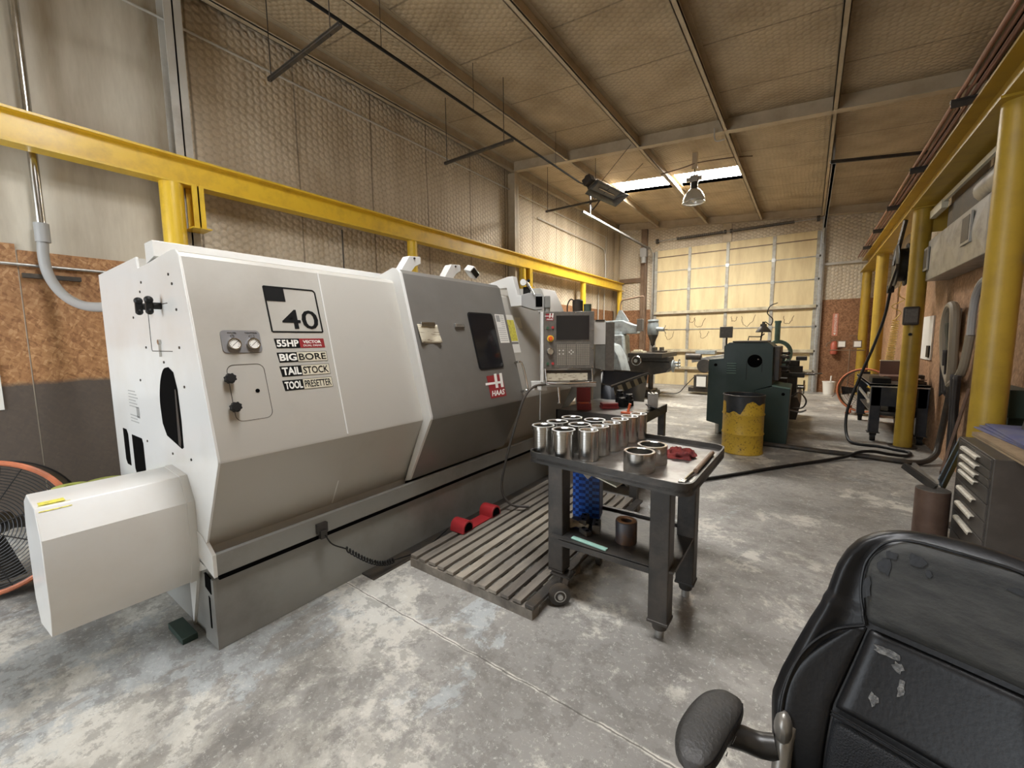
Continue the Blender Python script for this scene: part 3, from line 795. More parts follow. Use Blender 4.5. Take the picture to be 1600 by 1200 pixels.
# sliding door
def doorpoly(off):
    n2 = Vector((0.893, 0, -0.449))
    top = Vector((-2.60, 0, 2.075 + off * .3)); 
    return top
dp = [(-2.72, 2.085), (-2.52, 2.135), (-2.475, 2.125), (-2.443, 2.095), (-2.17, 1.06), (-2.172, 1.035), (-2.425, 0.545), (-2.47, 0.535), (-2.24, 1.04), (-2.50, 2.02), (-2.60, 2.05)]
sd = B().prism(dp, 'y', 2.05, 3.245).build('sliding_door', 'door_grey', ct, angle=20, bevel=0.004)
rim = [(x + 0.004, z + 0.003) for x, z in dp[:7]] + [(-2.475, 0.53), (-2.245, 1.035), (-2.505, 2.0), (-2.60, 2.03), (-2.72, 2.06)]
B().prism(rim, 'y', 2.035, 2.06).build('lit_door_edge', 'machine_white', sd, angle=20, bevel=0.003)  # side face of the grey door, coloured white for the light falling on it
def G(y, z, off=0.0):
    zz = z; x = -2.443 + (2.095 - zz) * 0.2638
    return Vector((x, y, z)) + FN * off
wn = rounded(G(2.855, 1.595, 0.001), 0.345, 0.51, 0.03, UX, UY)
wo = B().poly(wn, 0.004, FN).build('window_gasket', 'black_rubber', sd)
B().poly(rounded(G(2.855, 1.595, 0.004), 0.32, 0.485, 0.025, UX, UY), 0.003, FN).build('window_pane', 'black_gloss', sd)
# safety labels beside the window
lb = B().poly([G(3.065, 1.84, 0.001), G(3.205, 1.84, 0.001), G(3.205, 1.575, 0.001), G(3.065, 1.575, 0.001)], 0.0012, FN).build('safety_label', 'vinyl_white', sd)
b = B().poly([G(3.075, 1.83, 0.002), G(3.13, 1.83, 0.002), G(3.13, 1.77, 0.002), G(3.075, 1.77, 0.002)], 0.001, FN)
for i in range(13):
    b.beam(G(3.075 if i > 5 else 3.14, 1.825 - i * 0.019, 0.0025), G(3.19, 1.825 - i * 0.019, 0.0025), 0.005, 0.0006, FN)
b.build('print', 'grey_plastic', lb)
yl = B().poly([F(3.345, 1.85, 0.001), F(3.475, 1.85, 0.001), F(3.475, 1.475, 0.001), F(3.345, 1.475, 0.001)], 0.0012, FN).build('safety_label', 'vinyl_white', ct)
B().poly([F(3.352, 1.80, 0.002), F(3.468, 1.80, 0.002), F(3.468, 1.59, 0.002), F(3.352, 1.59, 0.002)], 0.001, FN).build('yellow_field', 'vinyl_yellow', yl)
B().poly([F(3.352, 1.58, 0.002), F(3.468, 1.58, 0.002), F(3.468, 1.56, 0.002), F(3.352, 1.56, 0.002)], 0.001, FN).build('blue_field', 'plate_grey', yl)
B().poly([F(3.50, 1.83, 0.001), F(3.60, 1.83, 0.001), F(3.60, 1.72, 0.001), F(3.50, 1.72, 0.001)], 0.001, FN).build('small_label', 'vinyl_cream', ct)
# maker badge on the door: red plate with a slanted white H and the word HAAS
def badge(P, w, h, par):
    """P(u, v, off) maps 0..1 badge coordinates"""
    bd = B().poly([P(0.04, 1, 0), P(1, 1, 0), P(1, 0, 0), P(0.04, 0, 0)], 0.0012, P(0, 0, 1) - P(0, 0, 0)).build('badge', 'vinyl_red', par)
    b = B(); nn = P(0, 0, 1) - P(0, 0, 0)
    for quad in ([(0.50, 1.06), (0.66, 1.06), (0.60, 0.42), (0.44, 0.42)], [(0.84, 1.06), (1.0, 1.06), (0.94, 0.42), (0.78, 0.42)], [(-0.1, 0.70), (0.82, 0.70), (0.82, 0.60), (-0.12, 0.60)]):
        b.poly([P(u, v, 0.0014) for u, v in quad], 0.0008, nn)
    b.build('emblem', 'vinyl_white', bd)
    ux = P(1, 0, 0) - P(0, 0, 0); uy = P(0, 1, 0) - P(0, 0, 0)
    text_part('HAAS', 0.05, P(0.12, 0.08, 0.0014), ux, uy, 'vinyl_white', bd, 'lettering', width=w * 0.82, height=h * 0.24, bold=0.001, shear=0.3)
badge(lambda u, v, o: G(2.745 + 0.23 * u, 1.105 + 0.19 * v, 0.001 + o), 0.23, 0.197, sd)
# clipboard holders on the door
ch = B().poly([G(2.49, 1.735, 0.001), G(2.60, 1.735, 0.001), G(2.60, 1.705, .001), G(2.49, 1.705, .001)], 0.02, FN).build('magnet_clip', 'galvanised', sd, bevel=0.003)
hd = [G(3.215, 1.385, 0), G(3.215, 1.385, 0.045), G(3.235, 1.365, 0.065), G(3.24, 1.25, 0.068), G(3.235, 1.135, 0.065), G(3.215, 1.115, 0.045), G(3.215, 1.115, 0)]
B().tube(smooth_path(hd, 4), 0.011, 10).build('door_handle', 'bright_steel', sd)
pc = thing('clipboard', 'steel clip holding curled cream paper on the grey sliding door', 'clipboard', G(2.18, 1.66, 0))
def paperfn(u, v):
    return G(2.09 + 0.2 * u, 1.72 - 0.14 * v, 0.012 + 0.012 * math.sin(u * 5 + v * 2) * v + 0.02 * max(0, u - .8) * 3 * v)
pb = B(); pb.grid(paperfn, 14, 8)
pmat('notes_paper', (0.55, 0.50, 0.38), 0.8, 0, (0.25, 0.2, 0.14), 30, 0.55, 0.62, stretch=(1, 0.3, 3))
pb.build('sheet', 'notes_paper', pc, solid=0.003)
B().poly([G(2.12, 1.735, 0.004), G(2.26, 1.735, 0.004), G(2.26, 1.705, .004), G(2.12, 1.705, .004)], 0.022, FN).build('clip', 'bright_steel', pc, bevel=0.004)
# roof mounted work lamps: bent arms
def toplamp(y, head):
    b = B()
    P0 = Vector((-2.62, y, 2.07)); P1 = Vector((-2.66, y + 0.17, 2.24)); P2 = Vector((-2.60, y + 0.26, 2.27))
    b.prism([(y - 0.02, 2.07), (y + 0.13, 2.275), (y + 0.25, 2.285), (y + 0.25, 2.23), (y + 0.19, 2.20), (y + 0.07, 2.07)], 'x', -2.70, -2.62)
    o = b.build('lamp_arm', 'machine_white', ct, bevel=0.004)
    if head:
        M_ = Matrix.Translation((-2.60, y + 0.38, 2.235)) @ Matrix.Rotation(rad(-38), 4, 'X') @ Matrix.Rotation(rad(20), 4, 'Y')
        B().box(-0.05, 0.05, -0.055, 0.055, -0.03, 0.035, M_).build('lamp_head', 'machine_white', o, bevel=0.006)
        B().box(0.048, 0.056, -0.045, 0.045, -0.022, 0.025, M_).build('lamp_lens', 'black_gloss', o)
    for (yy, zz) in ((y + 0.02, 2.10), (y + 0.18, 2.262)):
        B().cyl((-2.622, yy, zz), (-2.612, yy, zz), 0.008, n=10).build('bolt', 'dark_iron', o)
toplamp(2.16, False); toplamp(2.64, True)
# Z shaped pendant arm
zp = [(-2.98, 2.12), (-2.46, 2.225), (-2.40, 2.225), (-2.345, 2.035), (-2.30, 2.033), (-2.30, 1.93), (-2.43, 1.928), (-2.475, 2.115), (-2.62, 2.115), (-2.98, 2.08)]
B().prism(zp, 'y', 3.40, 3.47).build('pendant_arm', 'machine_white', ct, bevel=0.006)
CR = Vector((math.cos(yaw), -math.sin(yaw), 0)); CF = Vector((math.sin(yaw), math.cos(yaw), 0))
def frame(o, xdir, ydir):
    x = Vector(xdir).normalized(); y = Vector(ydir).normalized(); z = x.cross(y)
    return Matrix(((x.x, y.x, z.x, o[0]), (x.y, y.y, z.y, o[1]), (x.z, y.z, z.z, o[2]), (0, 0, 0, 1)))
AF = frame((-2.30, 3.40, 1.90), CR, CF)
hb = B(AF).prism([(0, 0.03), (0, 0.135), (0.07, 0.155), (0.19, 0.15), (0.225, 0.12), (0.225, 0.02), (0.205, -0.005), (0.13, -0.01)], 'y', 0.0, 0.10).build('arm_knuckle', 'grey_plastic', ct, bevel=0.006)
B(AF).box(0.14, 0.205, -0.004, 0.0, 0.02, 0.12).build('knuckle_opening', 'black_void', hb)
B(AF).box(0.226, 0.285, 0.01, 0.09, 0.01, 0.125).build('pivot_block', 'machine_base_grey', ct, bevel=0.008)
B(AF).cyl((0.255, 0.05, 0.01), (0.255, 0.05, -0.05), 0.03, n=16).build('pivot_post', 'machine_base_grey', ct)
# hydraulic reservoir at the far end of the machine
B().prism([(-3.1, 1.9), (-3.1, 2.20), (-2.45, 2.17), (-2.32, 1.9)], 'y', 4.0, 4.34).build('far_housing', 'machine_putty', ct, bevel=.01)
B().lathe([(0.062, 0), (0.064, 0.16), (0.05, 0.175), (0.03, 0.18), (0, 0.185)], (-2.30, 4.62, 1.90), n=22).build('filter_canister', 'dark_iron', ct)
pmat('green_filter', (0.10, 0.14, 0.11), 0.45)
B().lathe([(0.045, 0), (0.046, 0.10), (0.05, 0.11), (0, 0.115)], (-2.20, 4.68, 1.91), n=20).build('filter_canister', 'green_filter', ct)
B().tube(smooth_path([(-2.34, 4.60, 2.07), (-2.38, 4.58, 2.08), (-2.42, 4.58, 2.0), (-2.42, 4.6, 1.85)]), 0.008).build('filter_hose', 'black_rubber', ct)
B().prism([(-3.2, 1.2), (-3.2, 1.92), (-2.12, 1.92), (-2.12, 1.82), (-2.3, 1.2)], 'y', 4.35, 4.70).build('filter_shelf_housing', 'machine_putty', ct, bevel=0.01)
# operator console
pd = thing('operator_console', 'grey machine control console with dark screen and keypad hanging from the arm', 'control panel', (-1.9, 3.5, 1.32))
PF = frame((-2.032, 3.375, 1.325), CR, CF)      # origin: lower left front corner; x right, y away, z up
W_, H_ = 0.475, 0.535
pmat('console_grey', (0.115, 0.105, 0.09), 0.45, 0, (0.16, 0.145, 0.125), 30)
B(PF).box(0, W_, 0, 0.07, 0, H_).build('face_plate', 'console_grey', pd, bevel=0.004)
B(PF).box(-0.028, 0.0, 0.008, 0.12, -0.13, H_).build('side_rail', 'machine_white', pd, bevel=0.005)
B(PF).box(0.0, W_, 0.07, 0.14, 0.02, H_).build('rear_housing', 'machine_base_grey', pd, bevel=0.01)
sc = B(PF).box(0.11, 0.435, -0.004, 0.0, 0.265, 0.505).build('screen_bezel', 'console_grey', pd)
B(PF).box(0.118, 0.427, -0.006, -0.003, 0.272, 0.498).build('screen', 'black_gloss', pd)
badge(lambda u, v, o: PF @ Vector((0.018 + 0.075 * u, -0.001 - o, 0.452 + 0.065 * v)), 0.075, 0.065, pd)
pmat('button_red', (0.45, 0.05, 0.05), 0.4); pmat('button_orange', (0.75, 0.12, 0.02), 0.35); pmat('ring_yellow', (0.85, 0.55, 0.05), 0.4); pmat('button_green', (0.05, 0.12, 0.07), 0.4)
for (x, z, m_) in ((0.037, 0.385, 'button_green'), (0.085, 0.388, 'button_red'), (0.037, 0.05, 'button_green'), (0.085, 0.05, 'button_red')):
    B(PF).cyl((x, 0, z), (x, -0.012, z), 0.013, n=14).build('push_button', m_, pd)
es = B(PF).cyl((0.063, 0, 0.285), (0.063, -0.006, 0.285), 0.031, n=22).build('emergency_stop_ring', 'ring_yellow', pd)
B(PF).lathe([(0.018, 0), (0.022, 0.015), (0.018, 0.026), (0, 0.028)], (0.063, -0.006, 0.285), (0, -1, 0), 18).build('emergency_stop_button', 'button_orange', es)
B(PF).lathe([(0.034, 0), (0.034, 0.012), (0.027, 0.02), (0.026, 0.035), (0, 0.036)], (0.06, 0, 0.165), (0, -1, 0), 22).build('jog_wheel', 'bright_steel', pd)
B(PF).cyl((0.045, 0, 0.175), (0.045, -0.02, 0.175), 0.022, n=14).bm.free()
pmat('key_tan', (0.30, 0.27, 0.22), 0.5); pmat('key_white', (0.75, 0.73, 0.66), 0.5)
bk, whites = B(PF), []
for r in range(12):
    for c in range(17):
        x = 0.125 + c * 0.0175 + (0.006 if c > 4 else 0) + (0.006 if c > 9 else 0); z = 0.035 + r * 0.0165
        if r == 7 and 5 < c < 9 and c != 7: pass
        white = (r in (6, 8) and c in (1, 3)) or (r, c) in ((8, 7), (7, 6), (7, 8), (6, 7))
        if white: whites.append((x, z))
        else: bk.box(x, x + 0.0125, -0.003, 0, z, z + 0.0115)
kp = bk.build('keypad', 'key_tan', pd); 
for x, z in whites: B(PF).box(x, x + 0.0125, -0.003, 0, z, z + 0.0115).build('white_key', 'key_white', kp)
for (x, z) in ((0.13, 0.012), (0.27, 0.012), (0.46, 0.014), (0.46, 0.36), (0.15, 0.525), (0.3, 0.525), (0.46, 0.19)): B(PF).cyl((x, 0, z), (x, -0.004, z), 0.005, n=8).build('screw', 'bright_steel', pd)
B(PF).box(0.02, 0.46, 0.03, 0.12, -0.11, -0.02).build('lower_pan', 'dark_iron', pd, bevel=0.004)
B(PF).box(0.03, 0.42, 0.02, 0.03, -0.115, -0.045).build('lower_label', 'notes_paper', pd)
for x in (0.015, 0.455): B(PF).cyl((x, 0.0, 0.0), (x + 0.01, 0.0, -0.125), 0.006, n=8).build('wire_bail', 'bright_steel', pd)
B(PF).tube(smooth_path([(0.03, 0.02, -0.135), (0.2, -0.03, -0.14), (0.4, 0.0, -0.135), (0.5, 0.03, -0.14)]), 0.013, 10).build('hand_rail', 'bright_steel', pd)
B(PF).box(-0.02, 0.50, 0.0, 0.10, -0.175, -0.145).build('tool_shelf', 'galvanised', pd, bevel=0.004)
b = B(PF).prism([(-0.11, -0.21), (-0.12, -0.125), (0.02, -0.12), (0.04, -0.215)], 'y', 0.05, 0.12)
b.build('mounting_bracket', 'machine_white', pd, bevel=0.004)
B(PF).cyl((-0.075, 0.05, -0.17), (-0.075, 0.03, -0.17), 0.015, n=12).build('bracket_bolt', 'dark_iron', pd)
B(PF).cyl((0.14, 0.02, -0.18), (0.15, 0.0, -0.33), 0.012, n=12).cyl((0.13, 0.0, -0.33), (0.16, 0.0, -0.33), .01, n=8).build('hanging_key', 'bright_steel', pd)
B(PF).cyl((-0.03, 0.05, -0.215), (-0.035, 0.05, -0.50), 0.006, n=8).build('locking_cord', 'grey_plastic', pd)
hose = smooth_path([(-1.98, 3.33, 1.185), (-2.06, 3.24, 1.165), (-2.11, 3.15, 1.06), (-2.13, 3.02, 0.80), (-2.15, 2.9, 0.5), (-2.16, 2.86, 0.28), (-2.08, 2.88, 0.15), (-1.95, 2.98, 0.12)], 8)
tag(B().tube(hose, 0.011, 10).build('air_hose', 'dark_iron', loc=(-1.98, 3.33, 1.18)), 'dark hose drooping from the console shelf down to the pallet', 'hose')
# dial indicator on its magnetic base, standing on the arm
di = thing('dial_indicator', 'white faced dial indicator on a magnetic stand on the console arm', 'gauge', (-2.28, 3.46, 2.05))
B(AF).box(0.02, 0.09, 0.02, 0.08, 0.15, 0.215).build('magnetic_base', 'black_rubber', di, bevel=0.004)
B(AF).cyl((0.02, -0.01, 0.255), (0.02, 0.005, 0.255), 0.034, n=22).build('dial_case', 'bright_steel', di)
B(AF).cyl((0.02, -0.013, 0.255), (0.02, -0.009, 0.255), 0.030, n=22).build('dial_face', 'paper', di)
B(AF).cyl((0.055, 0.0, 0.27), (0.135, -0.02, 0.12), 0.006, n=8).cyl((0.05, 0, .25), (0.1, .02, .18), .012, n=8).build('stand_rod', 'bright_steel', di)
B(AF).ball((0.072, 0, 0.272), 0.016).build('clamp_knob', 'black_rubber', di)
# ---------------------------------------------------------------- crane runways
def h_beam(b, x, y0, y1, z0, z1, w, tf=0.022, tw=0.014):
    b.box(x - w / 2, x + w / 2, y0, y1, z0, z0 + tf).box(x - w / 2, x + w / 2, y0, y1, z1 - tf, z1).box(x - tw / 2, x + tw / 2, y0, y1, z0 + tf, z1 - tf)
    return b
tag(h_beam(B(), -5.645, -3.4, 14.9, 3.31, 3.60, 0.17).build('crane_runway_beam', 'yellow_paint', loc=(-5.645, 5, 3.31)), 'long yellow steel crane beam along the left wall', 'steel beam')
tag(h_beam(B(), 1.19, -3.4, 14.8, 3.33, 3.63, 0.25).build('crane_runway_beam', 'yellow_paint_dark', loc=(1.19, 5, 3.33)), 'long yellow steel crane beam along the right wall under the copper pipes', 'steel beam')
LW = ['by the camera end above the white machine corner', 'behind the bent lamp arm on the grey machine door', 'behind the round dial indicator', 'beside the black filter canister', 'farthest, in the left corner by the overhead door']
for i, (y, lab) in enumerate(zip((1.68, 5.02, 8.42, 11.72, 14.72), LW)):
    p = thing('crane_post', 'yellow left post, ' + lab, 'post', (-5.66, y, 0), 'left crane posts')
    B().cyl((-5.66, y, 0.02), (-5.66, y, 3.31), 0.105 if i == 0 else 0.085, n=28).build('pipe', 'yellow_paint', p)
    B().box(-5.80, -5.50, y - 0.15, y + 0.15, 0, 0.02).build('base_plate', 'yellow_paint', p)
    if i in (0, 2):
        ys = y + 0.20
        b = B()
        b.box(-5.72, -5.53, ys - 0.008, ys + 0.008, 2.86, 3.31).box(-5.545, -5.53, ys - 0.055, ys + 0.055, 2.86, 3.31).box(-5.72, -5.705, ys - 0.055, ys + 0.055, 2.86, 3.31)
        b.build('wall_stub', 'yellow_paint', p)
        B().box(-5.74, -5.48, ys - 0.09, ys + 0.09, 2.85, 2.862).build('stub_plate', 'yellow_paint', p)
RW = ['nearest and thickest in the picture', 'second from the camera, carrying the dark grey box', 'third from the camera, behind the hanging black hose', 'farthest, in the right corner by the work light']
for i, (y, lab) in enumerate(zip((4.84, 8.07, 11.84, 14.7), RW)):
    p = thing('crane_post', 'yellow right post, ' + lab, 'post', (1.19, y, 0), 'right crane posts')
    B().cyl((1.19, y, 0.012), (1.19, y, 3.31), 0.102, n=32).build('pipe', 'yellow_paint_dark', p)
    B().box(1.05, 1.33, y - 0.14, y + 0.14, 3.31, 3.33).build('cap_plate', 'yellow_paint_dark', p)
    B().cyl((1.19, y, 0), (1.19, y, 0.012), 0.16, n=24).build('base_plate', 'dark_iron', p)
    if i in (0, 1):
        B().box(1.28, 1.49, y - 0.01, y + 0.01, 3.0, 3.31).build('wall_stub', 'yellow_paint_dark', p)
pmat('red_copper', (0.38, 0.19, 0.13), 0.45, 0.15, (0.25, 0.12, 0.08), 3, 0.4, 0.7, stretch=(1, 0.4, 1))
for k, (x, z, r) in enumerate(((0.985, 3.735, 0.018), (1.035, 3.735, 0.014), (1.085, 3.74, 0.019), (1.14, 3.735, 0.016), (1.20, 3.74, 0.020))):
    tag(B().cyl((x, -3.4, z), (x, 14.85, z), r, n=10).build('pipe_run', 'red_copper', loc=(x, 5, z)), 'reddish pipe on the right crane beam, %s of five' % ('leftmost', 'second from left', 'middle', 'second from right', 'rightmost')[k], 'pipe', 'pipes on the crane beam')
for k, y in enumerate((3.75, 5.6, 7.47, 9.38, 11.2, 13.1)):
    wh = ('nearest the camera', 'second from the camera, above the nearest post', 'third from the camera, above the air cleaner', 'fourth from the camera, above the hose reel', 'fifth from the camera', 'farthest, by the far wall')[k]
    tag(B().box(0.94, 1.32, y - 0.025, y + 0.025, 3.695, 3.715).box(0.94, 1.32, y - 0.025, y - 0.018, 3.64, 3.70).build('pipe_bracket', 'dark_iron', loc=(1.15, y, 3.7)), 'dark angle bracket under the brown pipes, ' + wh, 'bracket', 'pipe brackets')
# ---------------------------------------------------------------- wall services
pts = [(-5.86, 0.72, 5.3), (-5.86, 0.72, 2.65)]
cd = thing('electrical_conduit', 'grey conduit dropping down the left wall and curving behind the machine', 'conduit', (-5.86, 0.72, 2.0))
B().cyl((-5.84, 0.72, 5.9), (-5.84, 0.72, 2.62), 0.034, n=14).build('steel_pipe', 'bright_steel', cd)
pv = smooth_path([(-5.84, 0.72, 2.62), (-5.84, 0.71, 2.4), (-5.80, 0.73, 2.22), (-5.6, 0.78, 2.05), (-5.2, 0.84, 1.94), (-4.6, 0.9, 1.90), (-4.08, 0.95, 1.88)], 8)
B().tube(pv, 0.040, 12).build('plastic_bend', 'grey_plastic', cd)
B().cyl((-5.84, 0.72, 2.72), (-5.84, 0.72, 2.55), 0.052, n=16).build('coupling', 'grey_plastic', cd)
tag(B().cyl((-5.91, -3.4, 2.335), (-5.91, 1.8, 2.335), 0.014, n=8).build('wall_conduit', 'galvanised', loc=(-5.91, 0, 2.335)), 'thin horizontal conduit across the orange strand board', 'conduit')
tag(B().box(-5.94, -5.89, 0.57, 0.95, 2.22, 2.26).box(-5.885, -5.88, .57, .95, 2.22, 2.26).build('strut_channel', 'dark_iron', loc=(-5.92, 0.76, 2.24)), 'short dark strut channel behind the curved grey conduit', 'bracket')
tag(B().cyl((-5.90, -3.4, 5.11), (-5.90, 14.0, 5.11), 0.014, n=8).cyl((-5.9, 14.0, 5.11), (-5.9, 14.0, 3.6), 0.014, n=8).build('wall_conduit', 'column_primer', loc=(-5.9, 5, 5.11)), 'pale conduit running high along the left wall', 'conduit')
tag(B().box(-5.935, -5.925, -0.2, 0.362, 1.02, 1.55).build('notice_sheet', 'paper', loc=(-5.93, 0.1, 1.3)), 'white sheet on the grey painted board at the left edge', 'notice')
tag(B().cyl((-5.92, 3.86, 0.3), (-5.92, 3.86, 3.31), 0.010, n=8).build('wall_conduit', 'dark_iron', loc=(-5.92, 3.8, 2)), 'thin dark vertical conduit under the left crane beam', 'conduit')
tag(B().tube(smooth_path([(-5.9, 9.5, 4.75), (-5.9, 12.0, 4.72), (-5.9, 13.6, 4.70), (-5.9, 13.9, 4.55), (-5.9, 13.95, 4.0), (-5.9, 13.95, 3.0)]), 0.016, 6).build('wall_cable', 'column_primer', loc=(-5.9, 12, 4.7)), 'cable bending down the bright far end of the left wall', 'cable')
for k, x in enumerate((13.4, 13.9)):
    tag(B().cyl((-5.9, x, 0.3), (-5.9, x, 3.4), 0.018, n=8).build('wall_conduit', 'column_primer', loc=(-5.9, x, 1)), 'pale vertical conduit in the far left corner, %s' % ('nearer one', 'farther one')[k], 'conduit')
# hanging strut trapezes and the dark line under the roof
for k, (y, lab) in enumerate(((2.56, 'nearest the camera'), (5.40, 'middle one'), (8.75, 'farthest, by the heater'))):
    t = thing('strut_hanger', 'slotted strut bar hung on two thin rods under the roof, ' + lab, 'hanger', (-4.5, y, 4.6), 'strut hangers')
    B().box(-5.2, -3.78, y - 0.02, y + 0.02, 4.58, 4.605).box(-5.2, -3.78, y - 0.02, y - 0.016, 4.605, 4.62).box(-5.2, -3.78, y + 0.016, y + 0.02, 4.605, 4.62).build('strut_bar', 'dark_iron', t)
    for x in (-5.15, -3.95): B().cyl((x, y, 4.56), (x, y, zd(x)), 0.006, n=6).build('rod', 'dark_iron', t)
gl = [(-4.06, -3.3, 4.9), (-4.06, 8.9, 4.9)]
tag(B().cyl((-4.12, -3.3, 4.9), (-4.12, 8.3, 4.9), 0.018, n=8).build('gas_pipe', 'black_rubber', loc=(-4.1, 3, 4.9)), 'thin black pipe running under the roof towards the heater', 'pipe')
for y in (0.5, 3.3, 4.9, 7.3):
    tag(B().cyl((-4.12, y, 4.9), (-4.12, y, zd(-4.12)), 0.004, n=5).build('hanger_rod', 'dark_iron', loc=(-4.12, y, 4.9)), 'thin rod holding the black roof pipe, %s' % {0.5: 'nearest one', 3.3: 'second one', 4.9: 'third one', 7.3: 'farthest one'}[y], 'hanger', 'rods of the black roof pipe')
tag(B().tube(smooth_path([(-4.12, 8.3, 4.9), (-4.02, 8.5, 4.84), (-3.95, 8.45, 4.65), (-3.98, 8.6, 4.5), (-3.86, 8.4, 4.32), (-3.82, 8.35, 4.30), (-3.75, 8.4, 4.40), (-3.7, 8.5, 4.55)]), 0.014, 6).tube(smooth_path([(-4.0, 8.4, 4.86), (-3.9, 8.5, 4.6), (-3.95, 8.45, 4.45), (-3.8, 8.5, 4.62)]), 0.008, 5).build('heater_hose', 'dark_iron', loc=(-4, 8.4, 4.8)), 'tangled dark hose and wires from the roof pipe to the heater', 'hose')
tag(B().beam((0.15, 9.35, 4.60), (1.46, 9.85, 4.60), 0.04, 0.05).build('track_brace', 'dark_iron', loc=(0.8, 9.6, 4.6)), 'dark brace from the right door track to the right wall', 'brace')
# infrared heater under the skylight
he = thing('infrared_heater', 'grey open box heater hanging tilted below the skylight', 'heater', (-3.55, 8.35, 4.55))
HM = frame((-3.55, 8.42, 4.62), Vector((0.42, -0.10, 0.20)), Vector((0.12, 1.0, 0.02)))
pmat('heater_grey', (0.16, 0.165, 0.165), 0.4, 0.5, (0.10, 0.10, 0.10), 6)
pmat('ceramic', (0.22, 0.20, 0.17), 0.8)
b = B(HM)
L2, W2 = 0.62, 0.19
o0 = [(-W2, -L2), (W2, -L2), (W2, L2), (-W2, L2)]; o1 = [(-W2 * .6, -L2 * .8), (W2 * .6, -L2 * .8), (W2 * .6, L2 * .8), (-W2 * .6, L2 * .8)]
def ringq(b, A, zA, C, zC):
    for i in range(4):
        j = (i + 1) % 4
        vs = [b.bm.verts.new(b._t((A[i][0], A[i][1], zA))), b.bm.verts.new(b._t((A[j][0], A[j][1], zA))), b.bm.verts.new(b._t((C[j][0], C[j][1], zC))), b.bm.verts.new(b._t((C[i][0], C[i][1], zC)))]
        b._face(vs)
ringq(b, o0, -0.07, o1, 0.03)
b.build('reflector', 'heater_grey', he, solid=0.006)
B(HM).box(-W2 * .6, W2 * .6, -L2 * .8, L2 * .8, 0.03, 0.06).build('burner_body', 'heater_grey', he)
B(HM).box(-W2 * .45, W2 * .45, -L2 * .7, -0.02, 0.02, 0.03).box(-W2 * .45, W2 * .45, 0.02, L2 * .7, 0.02, 0.03).build('ceramic_face', 'ceramic', he)
B(HM).cyl((0, -L2 * .5, 0.0), (0, L2 * .5, 0.0), 0.014, n=8).build('burner_rod', 'bright_steel', he)
B(HM).box(-0.10, 0.10, -L2 - 0.10, -L2 + 0.06, 0.02, 0.14).cyl((0, -L2 - .02, .14), (0, -L2 - .02, .18), .05, n=12).build('gas_valve', 'dark_iron', he, bevel=.006)
for (y, x2, y2) in ((-0.3, -2.9, 8.0), (0.35, -3.0, 9.0)):
    B().cyl(HM @ Vector((0, y, 0.06)), (x2, y2, zr(x2)), 0.006, n=5).build('hanging_chain', 'dark_iron', he)
# opener tube by the left door track
ob = thing('junction_box', 'grey door operator box high on the post left of the overhead door', 'control box', (-4.85, 14.80, 4.4))
B().box(-4.95, -4.72, 14.70, 14.85, 4.42, 4.74).build('housing', 'grey_plastic', ob, bevel=.02); B().cyl((-4.83, 14.75, 4.42), (-4.83, 14.75, 4.22), 0.09, n=14).build('motor', 'grey_plastic', ob)
B().cyl((-4.78, 14.8, 4.25), (-4.78, 14.8, 1.5), 0.018, n=8).build('conduit', 'brown_steel', ob)
# high bay lamp
hl = thing('high_bay_lamp', 'bell shaped clear high bay lamp hanging in front of the skylight', 'ceiling lamp', (-2.09, 9.5, 4.9))
pmat('lamp_aluminium', (0.42, 0.40, 0.36), 0.35, 0.6)
B().box(-2.14, -2.04, 9.47, 9.53, 5.06, zd(-2.1)).build('hanger_plate', 'frame_steel', hl)
B().cyl((-2.09, 9.5, 5.10), (-2.09, 9.5, 4.93), 0.012, n=8).build('hook', 'dark_iron', hl)
B().box(-2.17, -2.01, 9.44, 9.56, 4.80, 4.93).build('ballast_box', 'lamp_aluminium', hl, bevel=.01)
B().box(-2.24, -2.17, 9.46, 9.54, 4.83, 4.90).box(-2.01, -1.94, 9.46, 9.54, 4.83, 4.90).build('side_wings', 'lamp_aluminium', hl)
B().lathe([(0.07, 4.80), (0.07, 4.68), (0.09, 4.66)], (-2.09, 9.5, 0), n=20).build('socket', 'dark_iron', hl)
m = new_mat('lamp_glass'); bs = m.node_tree.nodes['Principled BSDF']; bs.inputs['Base Color'].default_value = (0.75, 0.74, 0.70, 1); bs.inputs['Transmission Weight'].default_value = 0.45; bs.inputs['Roughness'].default_value = 0.2; bs.inputs['Metallic'].default_value = 0.3
b = B()
def bell(u, v):
    r = 0.085 + 0.135 * (math.sin(v * PI / 2) ** 0.8); a = 2 * PI * u
    return Vector((-2.09 + r * math.cos(a), 9.5 + r * math.sin(a), 4.66 - 0.27 * v))
b.grid(bell, 32, 9, closed_u=True)
B_ = b.build('bell_reflector', 'lamp_glass', hl, solid=0.006)
B().lathe([(0.222, 4.385), (0.228, 4.39), (0.222, 4.40)], (-2.09, 9.5, 0), n=32, closed=True).build('rim', 'bright_steel', hl)
B().ball((-2.09, 9.5, 4.5), 0.06, 0.06, 0.09).build('bulb', 'paper', hl)
tag(B().tube(smooth_path([(-2.75, 9.42, 5.08), (-2.3, 9.47, 5.13), (-2.0, 9.5, 5.17), (-1.4, 9.75, 5.20), (-1.1, 9.9, 5.20)]), 0.012, 6).build('lamp_cable', 'brown_steel', loc=(-2, 9.5, 5.1)), 'cable across the skylight to the high bay lamp', 'cable')
tag(B().tube(smooth_path([(-1.5, 8.15, 5.16), (-1.48, 8.1, 4.98), (-1.44, 8.1, 4.92), (-1.32, 8.1, 4.92)]), 0.01, 6).build('hanging_wire', 'column_primer', loc=(-1.5, 8.1, 5)), 'loose wire hooked below the roof rafter', 'wire')

